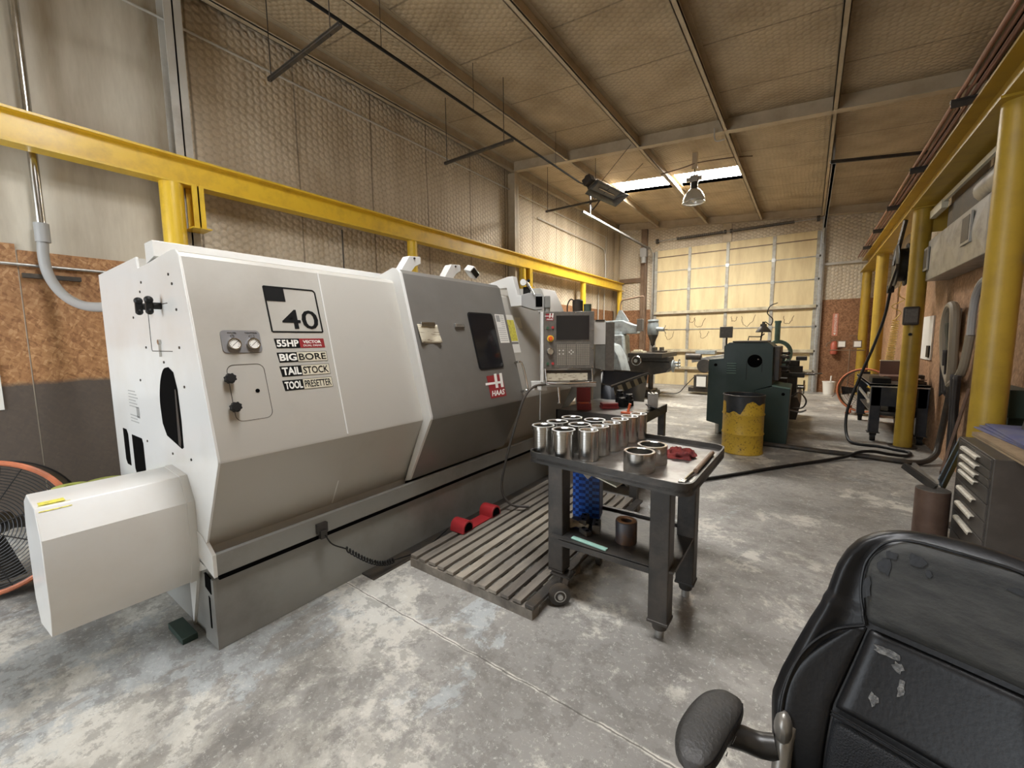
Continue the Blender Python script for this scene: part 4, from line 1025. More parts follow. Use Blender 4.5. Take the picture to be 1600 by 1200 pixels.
# ---------------------------------------------------------------- things on the right wall
pmat('sheet_metal_dirty', (0.36, 0.35, 0.32), 0.42, 0.35, (0.20, 0.185, 0.16), 5, 0.45, 0.7)
du = thing('air_cleaner', 'dented grey sheet metal air cleaner hung between the yellow posts', 'air cleaner', (1.36, 6.6, 2.3))
b = B()
b.box(1.25, 1.485, 5.0, 7.95, 2.33, 2.86)
b.build('casing', 'sheet_metal_dirty', du, bevel=0.01)
b = B()
for (ya, yb) in ((7.90, 7.28), (7.24, 6.40), (6.36, 5.6)):
    ym = (ya + yb) / 2
    v = [Vector((1.249, ya, 2.35)), Vector((1.249, yb, 2.35)), Vector((1.249, yb, 2.84)), Vector((1.249, ya, 2.84)), Vector((1.225, ym - .1, 2.6))]
    vs = [b.bm.verts.new(p) for p in v]
    for i in range(4): b._face([vs[i], vs[(i + 1) % 4], vs[4]])
b.build('cross_broken_panel', 'sheet_metal_dirty', du, angle=5)
for (ya, yb, za, zb) in ((7.95, 7.72, 2.46, 2.76), (6.25, 5.95, 2.5, 2.80)):
    o = B().box(1.215, 1.235, yb, ya, za, zb).build('filter_frame', 'sheet_metal_dirty', du, bevel=.004)
    B().box(1.212, 1.216, yb + 0.03, ya - 0.03, za + 0.03, zb - 0.03).build('filter_mesh', 'dark_iron', o)
B().box(1.33, 1.485, 5.2, 7.5, 2.86, 3.2).build('blower_housing', 'dark_iron', du, bevel=.02)
B().cyl((1.36, 5.4, 3.0), (1.36, 6.1, 3.0), 0.12, n=18).build('motor', 'sheet_metal_dirty', du)
tag(B().beam((1.27, 4.9, 3.22), (1.27, 7.85, 3.25), 0.03, 0.05).beam((1.27, 7.35, 3.20), (1.27, 7.95, 3.20), 0.06, 0.10).build('support_rail', 'vinyl_cream', loc=(1.27, 6.5, 3.22)), 'cream coloured rail above the air cleaner under the crane beam', 'rail')
tag(B().tube(smooth_path([(1.44, 4.6, 2.18), (1.44, 5.6, 2.19), (1.44, 6.3, 2.17), (1.44, 6.55, 2.05), (1.44, 6.62, 1.85), (1.44, 6.62, 1.6)]), 0.035, 10).build('wall_conduit', 'grey_plastic', loc=(1.44, 5.6, 2.1)), 'thick grey conduit bending down below the air cleaner', 'conduit')
# black hose reel
hr = thing('hose_reel', 'black hose reel hung under the right crane beam behind the second post', 'hose reel', (1.10, 8.55, 2.62))
B().lathe([(0.30, -0.07), (0.31, -0.06), (0.31, -0.05), (0.24, -0.045), (0.24, 0.045), (0.31, 0.05), (0.31, 0.06), (0.30, 0.07)], (1.08, 8.62, 2.66), (1, 0, 0), 36).build('drum', 'black_rubber', hr)
B().beam((1.00, 8.95, 2.33), (1.00, 8.3, 2.62), 0.03, 0.06).beam((1.0, 8.62, 2.66), (1.1, 8.7, 3.33), 0.03, .05).build('guide_arm', 'dark_iron', hr)
B().box(0.98, 1.06, 8.88, 9.02, 2.28, 2.40).build('hose_guide', 'black_rubber', hr, bevel=.01)
hs = smooth_path([(1.02, 8.93, 2.33), (0.97, 8.90, 1.9), (0.86, 8.8, 1.45), (0.72, 8.65, 1.0), (0.60, 8.45, 0.6), (0.55, 8.3, 0.35), (0.55, 8.05, 0.12), (0.62, 7.85, 0.025), (0.9, 7.82, 0.02), (1.06, 7.72, 0.02), (1.20, 7.62, 0.02), (1.14, 7.38, 0.02), (0.95, 7.22, 0.05), (0.78, 7.12, 0.085), (0.62, 6.98, 0.085), (0.42, 6.76, 0.03), (-0.2, 5.92, 0.02), (-0.85, 4.97, 0.02), (-1.25, 4.5, 0.02), (-1.6, 4.25, 0.02)], 8)
tag(B().tube(hs, 0.020, 8).build('air_hose', 'black_rubber', loc=(0.6, 8, 0)), 'black hose hanging from the reel and snaking across the floor', 'hose')
hs = smooth_path([(-0.62, 7.06, 0.03), (-0.2, 7.06, 0.03), (0.2, 7.03, 0.03), (0.7, 7.03, 0.03), (1.05, 6.98, 0.03), (1.25, 7.05, 0.04), (1.38, 7.25, 0.10), (1.42, 7.35, 0.22), (1.43, 7.3, 0.45), (1.42, 7.12, 0.8), (1.42, 7.05, 0.98)], 8)
tag(B().tube(hs, 0.033, 10).build('suction_hose', 'dark_iron', loc=(0.6, 7, 0)), 'thick grey hose from under the green lathe rising up the right wall', 'hose')
pmat('hose_tan', (0.26, 0.22, 0.16), 0.6)
hk = thing('hanging_hose_loop', 'loop of thick grey hose over a dark rag on the right wall', 'hose', (1.42, 7.1, 1.9))
B().tube(smooth_path([(1.42, 7.08, 1.0), (1.40, 7.3, 1.25), (1.38, 7.38, 1.6), (1.38, 7.35, 1.85), (1.38, 7.2, 1.96), (1.38, 7.02, 1.90), (1.38, 6.95, 1.6), (1.40, 7.0, 1.25), (1.42, 7.1, 1.0)]), 0.045, 10).build('hose', 'hose_tan', hk)
B().tube(smooth_path([(1.42, 7.08, 1.02), (1.42, 6.85, 1.1), (1.43, 6.7, 1.25), (1.44, 6.62, 1.6)]), 0.04, 10).build('branch_hose', 'hose_tan', hk)
B().box(1.43, 1.46, 7.1, 7.3, 1.45, 1.92).build('mounting_plate', 'grey_plastic', hk, bevel=.01)
B().cyl((1.45, 7.16, 1.9), (1.36, 7.16, 1.93), 0.012, n=8).build('hook', 'dark_iron', hk)
def cloth(xc, ya, yb, z1, z0, mat, name, label, cat):
    def f(u, v):
        y = ya + (yb - ya) * (0.5 + (u - 0.5) * (1 - 0.3 * math.sin(v * 3)))
        return Vector((xc - 0.02 * math.sin(u * 14 + v * 2) - 0.03 * (1 - v), y, z1 + (z0 - z1) * v * (1 - 0.15 * abs(math.sin(u * 5)))))
    b = B(); b.grid(f, 24, 16)
    return tag(b.build(name, mat, solid=0.012, loc=(xc, ya, z1)), label, cat)
pmat('dark_cloth', (0.035, 0.03, 0.027), 0.9); pmat('khaki_cloth', (0.16, 0.15, 0.11), 0.9)
cloth(1.41, 7.42, 7.12, 1.42, 0.82, 'dark_cloth', 'apron', 'dark cloth hanging below the hose loop on the right wall', 'cloth')
cloth(1.42, 7.44, 7.25, 1.75, 1.35, 'khaki_cloth', 'rag', 'khaki rag hanging beside the grey hose loop', 'rag')
cloth(1.42, 6.9, 6.6, 1.15, 0.1, 'dark_cloth', 'apron', 'long dark cloth hanging low behind the leaning bar', 'cloth')
tag(B().box(1.468, 1.486, 8.52, 9.58, 1.24, 1.89).build('whiteboard', 'paper', loc=(1.475, 9, 1.5)), 'white board on the right wall beyond the second post', 'whiteboard')
tag(B().box(1.45, 1.466, 8.56, 8.72, 1.28, 1.45).build('phone_holder', 'black_rubber', loc=(1.46, 8.64, 1.35)), 'small black holder at the lower corner of the white board', 'holder')
gb = thing('post_box', 'dark grey box strapped to the second yellow post', 'box', (1.13, 7.93, 1.87))
B().box(1.055, 1.225, 7.90, 7.965, 1.745, 2.0).build('body', 'dark_iron', gb, bevel=.02)
B().box(1.075, 1.205, 7.894, 7.902, 1.78, 1.97).build('cover', 'console_grey', gb, bevel=.01)
tag(B().cyl((1.15, 7.97, 1.62), (1.15, 7.94, 1.62), 0.02, n=12).build('post_bolt', 'black_rubber', loc=(1.15, 7.95, 1.62)), 'black stub on the second yellow post below the grey box', 'bolt')
# ---------------------------------------------------------------- welded shop cart
pmat('cart_steel', (0.045, 0.042, 0.038), 0.45, 0.35, (0.085, 0.072, 0.06), 5, 0.45, 0.7, 0.15, 40)
pmat('cart_top', (0.26, 0.25, 0.235), 0.33, 0.7, (0.13, 0.115, 0.10), 7, 0.4, 0.65, 0.1, 50)
cr = thing('shop_cart', 'heavy black steel cart with a lipped tray standing on the pallet edge', 'cart', (-0.9, 2.4, 0))
def cart_quad(z, ins=0.0):
    a, b_, c_, d_ = Vector((-1.44, 2.13, z)), Vector((-0.435, 2.055, z)), Vector((-0.445, 2.86, z)), Vector((-1.46, 3.16, z))
    a, b_, c_, d_ = Vector((-1.43, 2.15, z)), Vector((-0.42, 2.04, z)), Vector((-0.40, 2.98, z)), Vector((-1.41, 3.09, z))
    cc = (a + b_ + c_ + d_) / 4
    def rr(r, k=5):
        P = [c_, d_, a, b_]; out = []
        for i in range(4):
            p, q, n_ = P[i], P[i - 1], P[(i + 1) % 4]
            u = (q - p).normalized() * r; v = (n_ - p).normalized() * r
            for j in range(k + 1):
                t = j / k
                out.append(p + u * (1 - t) ** 2 + v * t ** 2)
        return out
    pts = rr(0.09)
    if ins: pts = [p + (cc - p).normalized() * ins for p in pts]
    return pts
pl_ = B().poly(cart_quad(0.85), 0.018, (0, 0, 1)).build('tray', 'cart_top', cr)
b = B()
O0, O1 = cart_quad(0.835), cart_quad(0.90)
I0, I1 = cart_quad(0.835, 0.012), cart_quad(0.90, 0.012)
n = len(O0)
vo0 = [b.bm.verts.new(p) for p in O0]; vo1 = [b.bm.verts.new(p) for p in O1]; vi1 = [b.bm.verts.new(p) for p in I1]; vi0 = [b.bm.verts.new(p) for p in I0]
b._bridge(vo0, vo1); b._bridge(vo1, vi1); b._bridge(vi1, vi0); b._bridge(vi0, vo0)
b.build('tray_rim', 'cart_steel', cr)
LG = {'fl': (-1.215, 2.20, 0.17), 'fr': (-0.575, 2.155, 0.10), 'br': (-0.545, 2.61, 0.10), 'bl': (-1.19, 2.66, 0.17)}
for k, (x, y, z) in LG.items():
    o = B().box(x - 0.052, x + 0.052, y - 0.052, y + 0.052, z, 0.85).build('leg', 'cart_steel', cr, bevel=0.008)
    if k[1] == 'r':
        B().box(x - 0.056, x + 0.056, y - 0.056, y + 0.056, z - 0.005, z + 0.012).build('weld_collar', 'cart_steel', o, bevel=.004)
        B().cyl((x, y, z), (x, y, z - 0.05), 0.045, 0.038, n=14).build('foot_socket', 'cart_steel', o)
        B().cyl((x, y, z - 0.05), (x, y, 0.0), 0.024, n=14).build('foot_pin', 'galvanised', o)
    else:
        s_ = 1 if k == 'fl' else -1
        cx, cy = x + 0.055, y - 0.10 if k == 'fl' else y
        ca = B()
        ca.box(x - 0.05, x + 0.05, y - 0.05, y + 0.05, z - 0.012, z)
        ca.cyl((x, y, z - 0.012), (x, y, z - 0.03), 0.035, n=14)
        wy_ = y - 0.12 if k == 'fl' else y - 0.015; wx_ = cx + (.015 if k == 'fl' else 0)
        axv = Vector((.62, -.78, 0)) if k == 'fl' else Vector((1, 0, 0))
        for q_ in (-1, 1):
            o_ = axv * .03 * q_; ca.beam(Vector((wx_, wy_, .06)) + o_, Vector((wx_, y - .05, z - .02)) + o_, .035, .005, axv)
        ca.box(x - .03, wx_ + .033, y - .06, y + .03, z - .03, z - .02)
        f = ca.build('caster_fork', 'cart_steel', o)
        wy = y - 0.12 if k == 'fl' else y - 0.015; wx = cx + (.015 if k == 'fl' else 0)
        B().lathe([(0.012, -0.022), (0.052, -0.022), (0.066, -0.014), (0.068, 0), (0.066, 0.014), (0.052, 0.022), (0.012, 0.022)], (wx, wy, 0.0685), (.62, -.78, 0) if k == 'fl' else (1, .25, 0), 26).build('caster_wheel', 'dark_iron', o)
        ax_ = Vector((.62, -.78, 0)) if k == 'fl' else Vector((1, .25, 0)).normalized(); wc = Vector((wx, wy, .0685))
        B().cyl(wc - ax_ * .036, wc + ax_ * .036, .016, n=14).lathe([(.030, .0225), (.036, .0225), (.036, .025), (.030, .025)], wc, ax_, 20, closed=True).build('wheel_hub', 'galvanised', o)
B().box(-1.17, -0.62, 2.11, 2.14, 0.36, 0.40).box(-1.17, -0.60, 2.68, 2.71, 0.36, 0.42).box(-1.24, -1.18, 2.25, 2.6, 0.36, 0.39).box(-0.56, -0.51, 2.2, 2.57, 0.36, 0.39).build('shelf_frame', 'cart_steel', cr)
B().box(-1.24, -0.50, 2.11, 2.70, 0.395, 0.405).build('shelf', 'cart_steel', cr)
b = B().box(-1.24, -1.06, 2.13, 2.19, 0.385, 0.394); b.bm.free()
# bushings standing on the tray
TZ = 0.869
pmat('turned_steel', (0.66, 0.645, 0.61), 0.20, 1.0, (0.50, 0.48, 0.45), 3, 0.35, 0.7, 0.06, 3.0, stretch=(1, 1, 90))
pmat('rim_highlight_steel', (0.80, 0.79, 0.76), 0.42, 0.55)  # paler steel for the sleeve tops, with their bright reflection put into the colour
fl = thing('flanged_sleeve', 'x', 'steel sleeve', (0, 0, TZ))
B().lathe([(0.063, 0.1795), (0.0735, 0.1795), (0.073, 0.1815), (0.0635, 0.1815)], (0, 0, TZ), n=44, closed=True).build('rim_highlight', 'rim_highlight_steel', fl)
B().lathe([(0.060, 0), (0.066, 0.002), (0.0665, 0.155), (0.074, 0.157), (0.074, 0.178), (0.071, 0.18), (0.064, 0.18), (0.058, 0.174), (0.058, 0.0)], (0, 0, TZ), n=44, closed=True).build('body', 'turned_steel', fl, angle=25)
sm = thing('smooth_sleeve', 'x', 'steel sleeve', (0, 0, TZ))
B().lathe([(0.052, 0.1825), (0.059, 0.1825), (0.0585, 0.1845), (0.0525, 0.1845)], (0, 0, TZ), n=44, closed=True).build('rim_highlight', 'rim_highlight_steel', sm)
B().lathe([(0.056, 0), (0.060, 0.002), (0.060, 0.180), (0.058, 0.183), (0.053, 0.183), (0.051, 0.178), (0.051, 0.0)], (0, 0, TZ), n=44, closed=True).build('body', 'turned_steel', sm, angle=25)
FP_ = [(-1.375, 2.275, 'at the front left corner of the cart tray'), (-1.205, 2.235, 'second from the left in the front row of the cart'), (-1.36, 2.435, 'behind the front left corner one'), (-1.345, 2.62, 'rearmost on the left side of the cart'), (-1.19, 2.425, 'in the middle of the flanged ones'), (-1.17, 2.62, 'rearmost beside the smooth row')]
SP_ = [(-1.06, 2.285), (-1.05, 2.425), (-1.03, 2.57), (-1.03, 2.72), (-1.01, 2.86), (-0.99, 2.99)]
SL_ = ['front one of the row of six', 'second of the row of six from the front', 'third of the row of six from the front', 'fourth of the row of six from the front', 'fifth of the row of six from the front', 'last of the row of six, farthest back']
def place(src, i, x, y, label, group):
    o = src if i == 0 else copy_tree(src)
    o.location = (x, y, TZ); o['_loc'] = (x, y, TZ); o['label'] = label; o['group'] = group; o.rotation_euler = (0, 0, random.uniform(0, 6))
for i, (x, y, l) in enumerate(FP_): place(fl, i, x, y, 'shiny lipped steel sleeve, ' + l, 'flanged sleeves on the cart')
for i, (x, y) in enumerate(SP_): place(sm, i, x, y, 'shiny plain steel sleeve on the cart, ' + SL_[i], 'smooth sleeves on the cart')
rg = B().lathe([(0.066, 0), (0.085, 0.001), (0.086, 0.004), (0.086, 0.106), (0.083, 0.110), (0.071, 0.110), (0.068, 0.107), (0.068, 0.003)], (0, 0, 0), n=52, closed=True).build('steel_ring', 'turned_steel', loc=(0, 0, 0), angle=25)
rg.location = (-0.735, 2.25, TZ); tag(rg, 'short wide steel ring on the cart, the nearer of two', 'steel ring', 'short rings on the cart')
rg2 = rg.copy(); COL.objects.link(rg2); rg2.location = (-0.72, 2.435, TZ); tag(rg2, 'short wide steel ring on the cart, the farther of two', 'steel ring', 'short rings on the cart')
# red rag
pmat('red_rag', (0.20, 0.03, 0.025), 0.95, 0, (0.10, 0.015, 0.015), 20, 0.4, 0.6, 0.4, 60)
b = B()
def ragf(u, v):
    a = 2 * PI * u; t = v * PI * 0.5
    n_ = mnoise.noise(Vector((math.cos(a) * 1.6, math.sin(a) * 1.6, v * 3)))
    n2 = mnoise.noise(Vector((math.cos(a) * 5, math.sin(a) * 5, v * 7 + 3)))
    r = (0.088 + 0.035 * n_ + 0.018 * n2) * math.cos(t)
    return Vector((-0.62 + r * math.cos(a) * 1.25, 2.66 + r * math.sin(a) * .9, TZ + 0.038 * math.sin(t) * (1 + n_ * .8) + 0.012 * n2 * math.sin(t) + 0.001))
b.grid(ragf, 40, 12, closed_u=True)
tag(b.build('shop_rag', 'red_rag', loc=(-0.63, 2.65, TZ), angle=80), 'crumpled dark red rag on the cart behind the short rings', 'rag')
tag(B().cyl((-0.455, 2.80, TZ + 0.013), (-0.462, 2.36, TZ + 0.013), 0.013, n=12).build('round_bar', 'brown_steel', loc=(-0.46, 2.6, TZ)), 'round brown bar lying along the right lip of the cart', 'bar')
tag(B().cyl((-0.47, 2.33, TZ + 0.010), (-0.48, 2.14, TZ + 0.010), 0.009, n=10).box(-0.495, -0.465, 2.12, 2.17, TZ, TZ + 0.02).build('hand_tool', 'bright_steel', loc=(-0.47, 2.2, TZ)), 'small bright tool in the front right corner of the cart', 'tool')
tag(B().poly([(-1.04, 2.30, 0.765), (-0.86, 2.235, 0.745), (-0.84, 2.40, 0.75), (-1.02, 2.48, 0.77)], 0.008, (0, 0, 1)).build('cardboard_sheet', 'vinyl_cream', loc=(-0.95, 2.35, 0.75)), 'tan board poking out below the cart tray', 'board')
b = B()
for k in range(9):
    b.ball((-0.775 + random.uniform(-.03, .03), 2.26 + random.uniform(-.03, .03), 0.79 + random.uniform(-.02, .02)), 0.018, 0.016, 0.02, 8, 6)
tag(b.build('wire_bundle', 'dark_iron', loc=(-0.77, 2.26, 0.79)), 'rusty lump of wire hanging under the cart tray', 'wire')
# things on the lower shelf
SZ = 0.406
pmat('rust_ring', (0.42, 0.22, 0.11), 0.6, 0.3, (0.28, 0.14, 0.07), 12)
pmat('blued_steel', (0.12, 0.12, 0.135), 0.35, 0.7, (0.20, 0.12, 0.075), 7, 0.4, 0.65)
rr_ = thing('bushing', 'thick blued steel bushing with a rusty bored face on the lower cart shelf', 'bushing', (-0.82, 2.30, SZ))
B().lathe([(0.034, 0), (0.062, 0), (0.062, 0.128), (0.058, 0.131), (0.034, 0.131)], (-0.82, 2.30, SZ), n=36, closed=True).build('body', 'blued_steel', rr_)
B().lathe([(0.033, 0.125), (0.057, 0.129), (0.056, 0.1325), (0.036, 0.1325), (0.033, 0.129)], (-0.82, 2.30, SZ), n=36, closed=True).build('machined_face', 'rust_ring', rr_)
def block(x, y, a, s, lab):
    M_ = Matrix.Translation((x, y, SZ)) @ Matrix.Rotation(a, 4, 'Z')
    t = thing('steel_block', lab, 'block', (x, y, SZ), 'steel blocks on the cart shelf')
    B(M_).box(-s[0] / 2, s[0] / 2, -s[1] / 2, s[1] / 2, 0, s[2]).build('body', 'dark_iron', t, bevel=.004)
    for u in (-.28, .28): B(M_).cyl((0, u * s[1], s[2]), (0, u * s[1], s[2] + .001), 0.011, n=12).build('bore', 'black_void', t)
block(-1.02, 2.33, rad(20), (0.05, 0.11, 0.055), 'drilled steel block on the cart shelf, nearest the bushing')
block(-1.12, 2.36, rad(15), (0.05, 0.12, 0.055), 'drilled steel block on the cart shelf, farther from the bushing')
block(-1.06, 2.25, rad(60), (0.04, 0.08, 0.03), 'low steel block lying flat at the cart shelf edge')
pmat('mint', (0.28, 0.48, 0.40), 0.5)
tag(B().beam((-1.10, 2.155, SZ + .006), (-0.87, 2.13, SZ + .006), 0.03, 0.010).build('plastic_strip', 'mint', loc=(-1, 2.15, SZ), bevel=.003), 'pale green strip along the front edge of the cart shelf', 'strip')
pmat('glove_tan', (0.46, 0.39, 0.27), 0.9, 0, (0.3, 0.25, 0.18), 18, .4, .6, 0.4, 50)
b = B()
for (dx, dy, L_, a) in ((0, 0, 0.09, 20), (0.01, 0.025, 0.10, 10), (0.01, -0.02, 0.07, 40), (-0.02, 0.04, .08, -10), (-.02, -.04, .06, 70)):
    x, y = -1.18 + dx, 2.28 + dy; a = rad(a)
    b.tube(smooth_path([(x, y, SZ + .018), (x + L_ * .5 * math.cos(a), y + L_ * .5 * math.sin(a), SZ + .026), (x + L_ * math.cos(a), y + L_ * math.sin(a), SZ + .014)], 3), 0.015, 8)
b.ball((-1.20, 2.28, SZ + .026), .05, .055, .026)
tag(b.build('work_glove', 'glove_tan', loc=(-1.18, 2.3, SZ)), 'tan work glove behind the front left leg on the cart shelf', 'glove')
# blue checkered box
m = new_mat('blue_checker'); N_, L_ = nt(m); bs = N_['Principled BSDF']; bs.inputs['Roughness'].default_value = 0.35
tc = N_.new('ShaderNodeTexCoord'); ck = N_.new('ShaderNodeTexChecker'); ck.inputs['Scale'].default_value = 46
ck.inputs['Color1'].default_value = (0.01, 0.03, 0.16, 1); ck.inputs['Color2'].default_value = (0.03, 0.13, 0.55, 1)
mpn = N_.new('ShaderNodeMapping'); mpn.inputs['Location'].default_value = (0.003, 0.003, 0.003)
L_.new(tc.outputs['Object'], mpn.inputs[0]); L_.new(mpn.outputs[0], ck.inputs[0]); L_.new(ck.outputs[0], bs.inputs['Base Color'])
pmat('box_blue', (0.015, 0.035, 0.14), 0.5)
bb = thing('checkered_box', 'tall box with a dark and bright blue chequer pattern under the cart tray', 'box', (-1.2, 2.5, SZ))
BM_ = Matrix.Translation((-1.17, 2.52, SZ)) @ Matrix.Rotation(rad(14), 4, 'Z')
B(BM_).box(-0.09, 0.09, -0.06, 0.06, 0.0, 0.40).build('carton', 'box_blue', bb)
B(BM_).box(-0.0895, 0.085, -0.0615, -0.06, 0.005, 0.33).build('printed_front', 'blue_checker', bb)
B(BM_).prism([(-0.02, 0.30), (0.04, 0.30), (0.01, 0.27)], 'y', -0.063, -0.0615).build('white_triangle', 'paper', bb)

# ---------------------------------------------------------------- duckboard pallet and pedals
pmat('duckboard_wood', (0.235, 0.205, 0.165), 0.8, 0, (0.10, 0.085, 0.07), 3, 0.4, 0.65, 0.5, 30, stretch=(1.5, 0.35, 1))
pmat('duckboard_pale', (0.33, 0.29, 0.23), 0.8, 0, (0.16, 0.14, 0.115), 3, 0.4, 0.65, 0.5, 30, stretch=(1.5, 0.35, 1))
pa = thing('duckboard', 'worn slatted wooden duckboard on the floor in front of the machine', 'pallet', (-1.7, 2.8, 0))
for k in range(12):
    x = -2.24 + k * 0.0895
    dz = random.uniform(-.004, .004)
    B().box(x, x + 0.061 + random.uniform(-.004, .003), 1.865 + random.uniform(-.004, .012), 3.78, 0.062 + dz, 0.085 + dz).build('slat', 'duckboard_pale' if k in (4, 5, 6, 7, 8) else 'dark_iron' if k == 11 else 'duckboard_wood', pa, bevel=0.003)
for y in (1.90, 2.15, 2.45, 2.75, 3.05, 3.35, 3.70):
    B().box(-2.235, -1.205, y - 0.035, y + 0.035, 0.0, 0.06).build('crossbar', 'duckboard_wood', pa)
pmat('pedal_red', (0.36, 0.025, 0.03), 0.4)
fp = thing('foot_pedal', 'red double foot switch on the duckboard against the machine base', 'foot pedal', (-2.2, 2.5, 0.09))
for y in (2.36, 2.72):
    f = []
    for i in range(9):
        a = PI * i / 8; f.append((y + 0.06 * math.cos(a), 0.125 + 0.055 * math.sin(a)))
    f += [(y - 0.065, 0.09), (y + 0.065, 0.09)]
    o = B().prism(f, 'x', -2.26, -2.12).build('pedal_guard', 'pedal_red', fp, bevel=.004)
    g = [(y + 0.045 * math.cos(PI * i / 8), 0.120 + 0.045 * math.sin(PI * i / 8)) for i in range(9)] + [(y - 0.045, 0.098), (y + 0.045, 0.098)]
    B().prism(g, 'x', -2.121, -2.118).build('pedal_opening', 'black_void', o)
B().box(-2.24, -2.13, 2.30, 2.78, 0.088, 0.097).build('base_plate', 'pedal_red', fp)
hx = [(-2.36, 1.315, 0.42), (-2.33, 1.34, 0.36), (-2.31, 1.42, 0.30)]
hx = smooth_path(hx, 5)
for i in range(150):
    t = i / 149
    y = 1.42 + 0.36 * t; zc = 0.30 - 0.24 * math.sin(t * PI / 2); a = i * 0.75
    hx.append(Vector((-2.31 + 0.014 * math.cos(a), y, zc + 0.016 * math.sin(a))))
hx += smooth_path([(-2.31, 1.78, 0.06), (-2.32, 2.0, 0.02), (-2.34, 2.2, 0.02), (-2.28, 2.3, 0.10)], 5)
B().tube(hx, 0.0045, 6).build('coiled_cord', 'black_rubber', fp)
tag(B().box(-2.43, -2.30, 1.6, 4.3, 0.0, 0.012).build('floor_strip', 'dark_iron', loc=(-2.4, 2, 0)), 'dark strip on the floor along the machine base', 'strip')
# ---------------------------------------------------------------- bench behind the cart
tb = thing('steel_table', 'black steel table crowded with tool holders behind the cart', 'table', (-1.65, 4.3, 0))
B().box(-2.15, -1.29, 3.85, 4.85, 0.835, 0.855).build('table_top', 'cart_top', tb)
b = B().box(-2.16, -1.28, 3.84, 3.855, 0.76, 0.86).box(-2.16, -1.28, 4.845, 4.86, 0.76, .855).box(-2.16, -2.145, 3.84, 4.86, 0.76, .855).box(-1.295, -1.28, 3.84, 4.86, .76, .855)
b.build('apron', 'cart_steel', tb)
for x, y in ((-2.11, 3.9), (-1.32, 3.9), (-2.11, 4.8), (-1.32, 4.8)): B().box(x - .035, x + .035, y - .035, y + .035, 0, 0.76).build('leg', 'cart_steel', tb)
B().box(-2.1, -1.3, 3.9, 4.8, 0.25, 0.27).build('shelf', 'cart_steel', tb)
pmat('case_red', (0.17, 0.018, 0.018), 0.4); pmat('tray_orange', (0.55, 0.10, 0.03), 0.45)
rc = thing('insert_case', 'dark red open case standing on the table below the console', 'case', (-1.9, 4.0, .855))
CM = Matrix.Translation((-1.90, 3.98, .856)) @ Matrix.Rotation(rad(30), 4, 'Z')
B(CM).box(-.075, .075, -.01, .09, 0, .07).build('tray', 'case_red', rc, bevel=.004)
B(CM).box(-.055, .05, -.008, .06, .07, .073).build('insert', 'tray_orange', rc)
B(CM).box(-.075, .075, .085, .10, .06, .23).build('lid', 'case_red', rc, bevel=.004)
B(CM).box(-.06, .06, .082, .087, .065, .075).build('hinge', 'bright_steel', rc)
tag(B(Matrix.Translation((-1.72, 4.22, .856)) @ Matrix.Rotation(rad(40), 4, 'Z')).box(-.09, .09, -.06, .06, 0, .03).box(-.085, .085, -.055, .055, .033, .06).build('flat_case', 'case_red', loc=(-1.72, 4.22, .856), bevel=.004), 'flat maroon case beside the black tool holders', 'case')
for k, (x, y, r, h) in enumerate(((-1.70, 4.48, .05, .17), (-1.60, 4.50, .05, .13), (-1.64, 4.40, .055, .10))):
    t = thing('tool_holder', ('tall black tool holder at the left of the table group', 'black tool holder with a pale top ring, right of the tall one', 'squat black tool holder in front of the other two')[k], 'tool holder', (x, y, .856), 'black tool holders')
    B().lathe([(r, 0), (r, h * .5), (r * .8, h * .55), (r * .8, h * .8), (r * .6, h * .85), (r * .6, h), (0, h)], (x, y, .856), n=20).build('body', 'vinyl_black', t)
    B().lathe([(r * .62, h - .006), (r * .66, h - .006), (r * .66, h + .003), (r * .62, h + .003)], (x, y, .856), n=20, closed=True).build('top_ring', 'galvanised', t)
tag(B().lathe([(0.0, 0), (0.10, 0), (0.105, .01), (0.0, .012)], (-1.38, 4.18, .856), n=30).build('steel_disc', 'bright_steel', loc=(-1.38, 4.18, .856)), 'bright flat disc on the table behind the sleeves', 'disc')
rt_ = thing('toggle_clamp', 'small red handled clamp on the table in front of the bright disc', 'clamp', (-1.42, 4.02, .856))
B().box(-1.50, -1.40, 3.98, 4.03, .856, .875).build('jaw', 'tray_orange', rt_, bevel=.004); B().cyl((-1.43, 4.0, .875), (-1.41, 4.0, .96), .013, n=10).build('handle', 'tray_orange', rt_)
tag(B(Matrix.Translation((-1.345, 4.52, .856)) @ Matrix.Rotation(rad(20), 4, 'Z')).box(-.05, .05, -.06, .06, 0, .15).box(-.05, -.03, -.06, .06, .15, .158).box(-.015, .005, -.06, .06, .15, .158).box(.02, .05, -.06, .06, .15, .158).build('vise_jaw_block', 'galvanised', loc=(-1.34, 4.5, .856), bevel=.003), 'grey slotted steel block standing on the table corner', 'block')
tag(B(Matrix.Translation((-1.29, 4.35, .885)) @ Matrix.Rotation(rad(-20), 4, 'X') @ Matrix.Rotation(rad(15), 4, 'Y')).box(-.05, .06, -.10, .08, -.012, 0).build('angle_plate', 'cart_steel', loc=(-1.19, 4.2, .86)), 'dark steel plate tipped over the right edge of the table', 'plate')
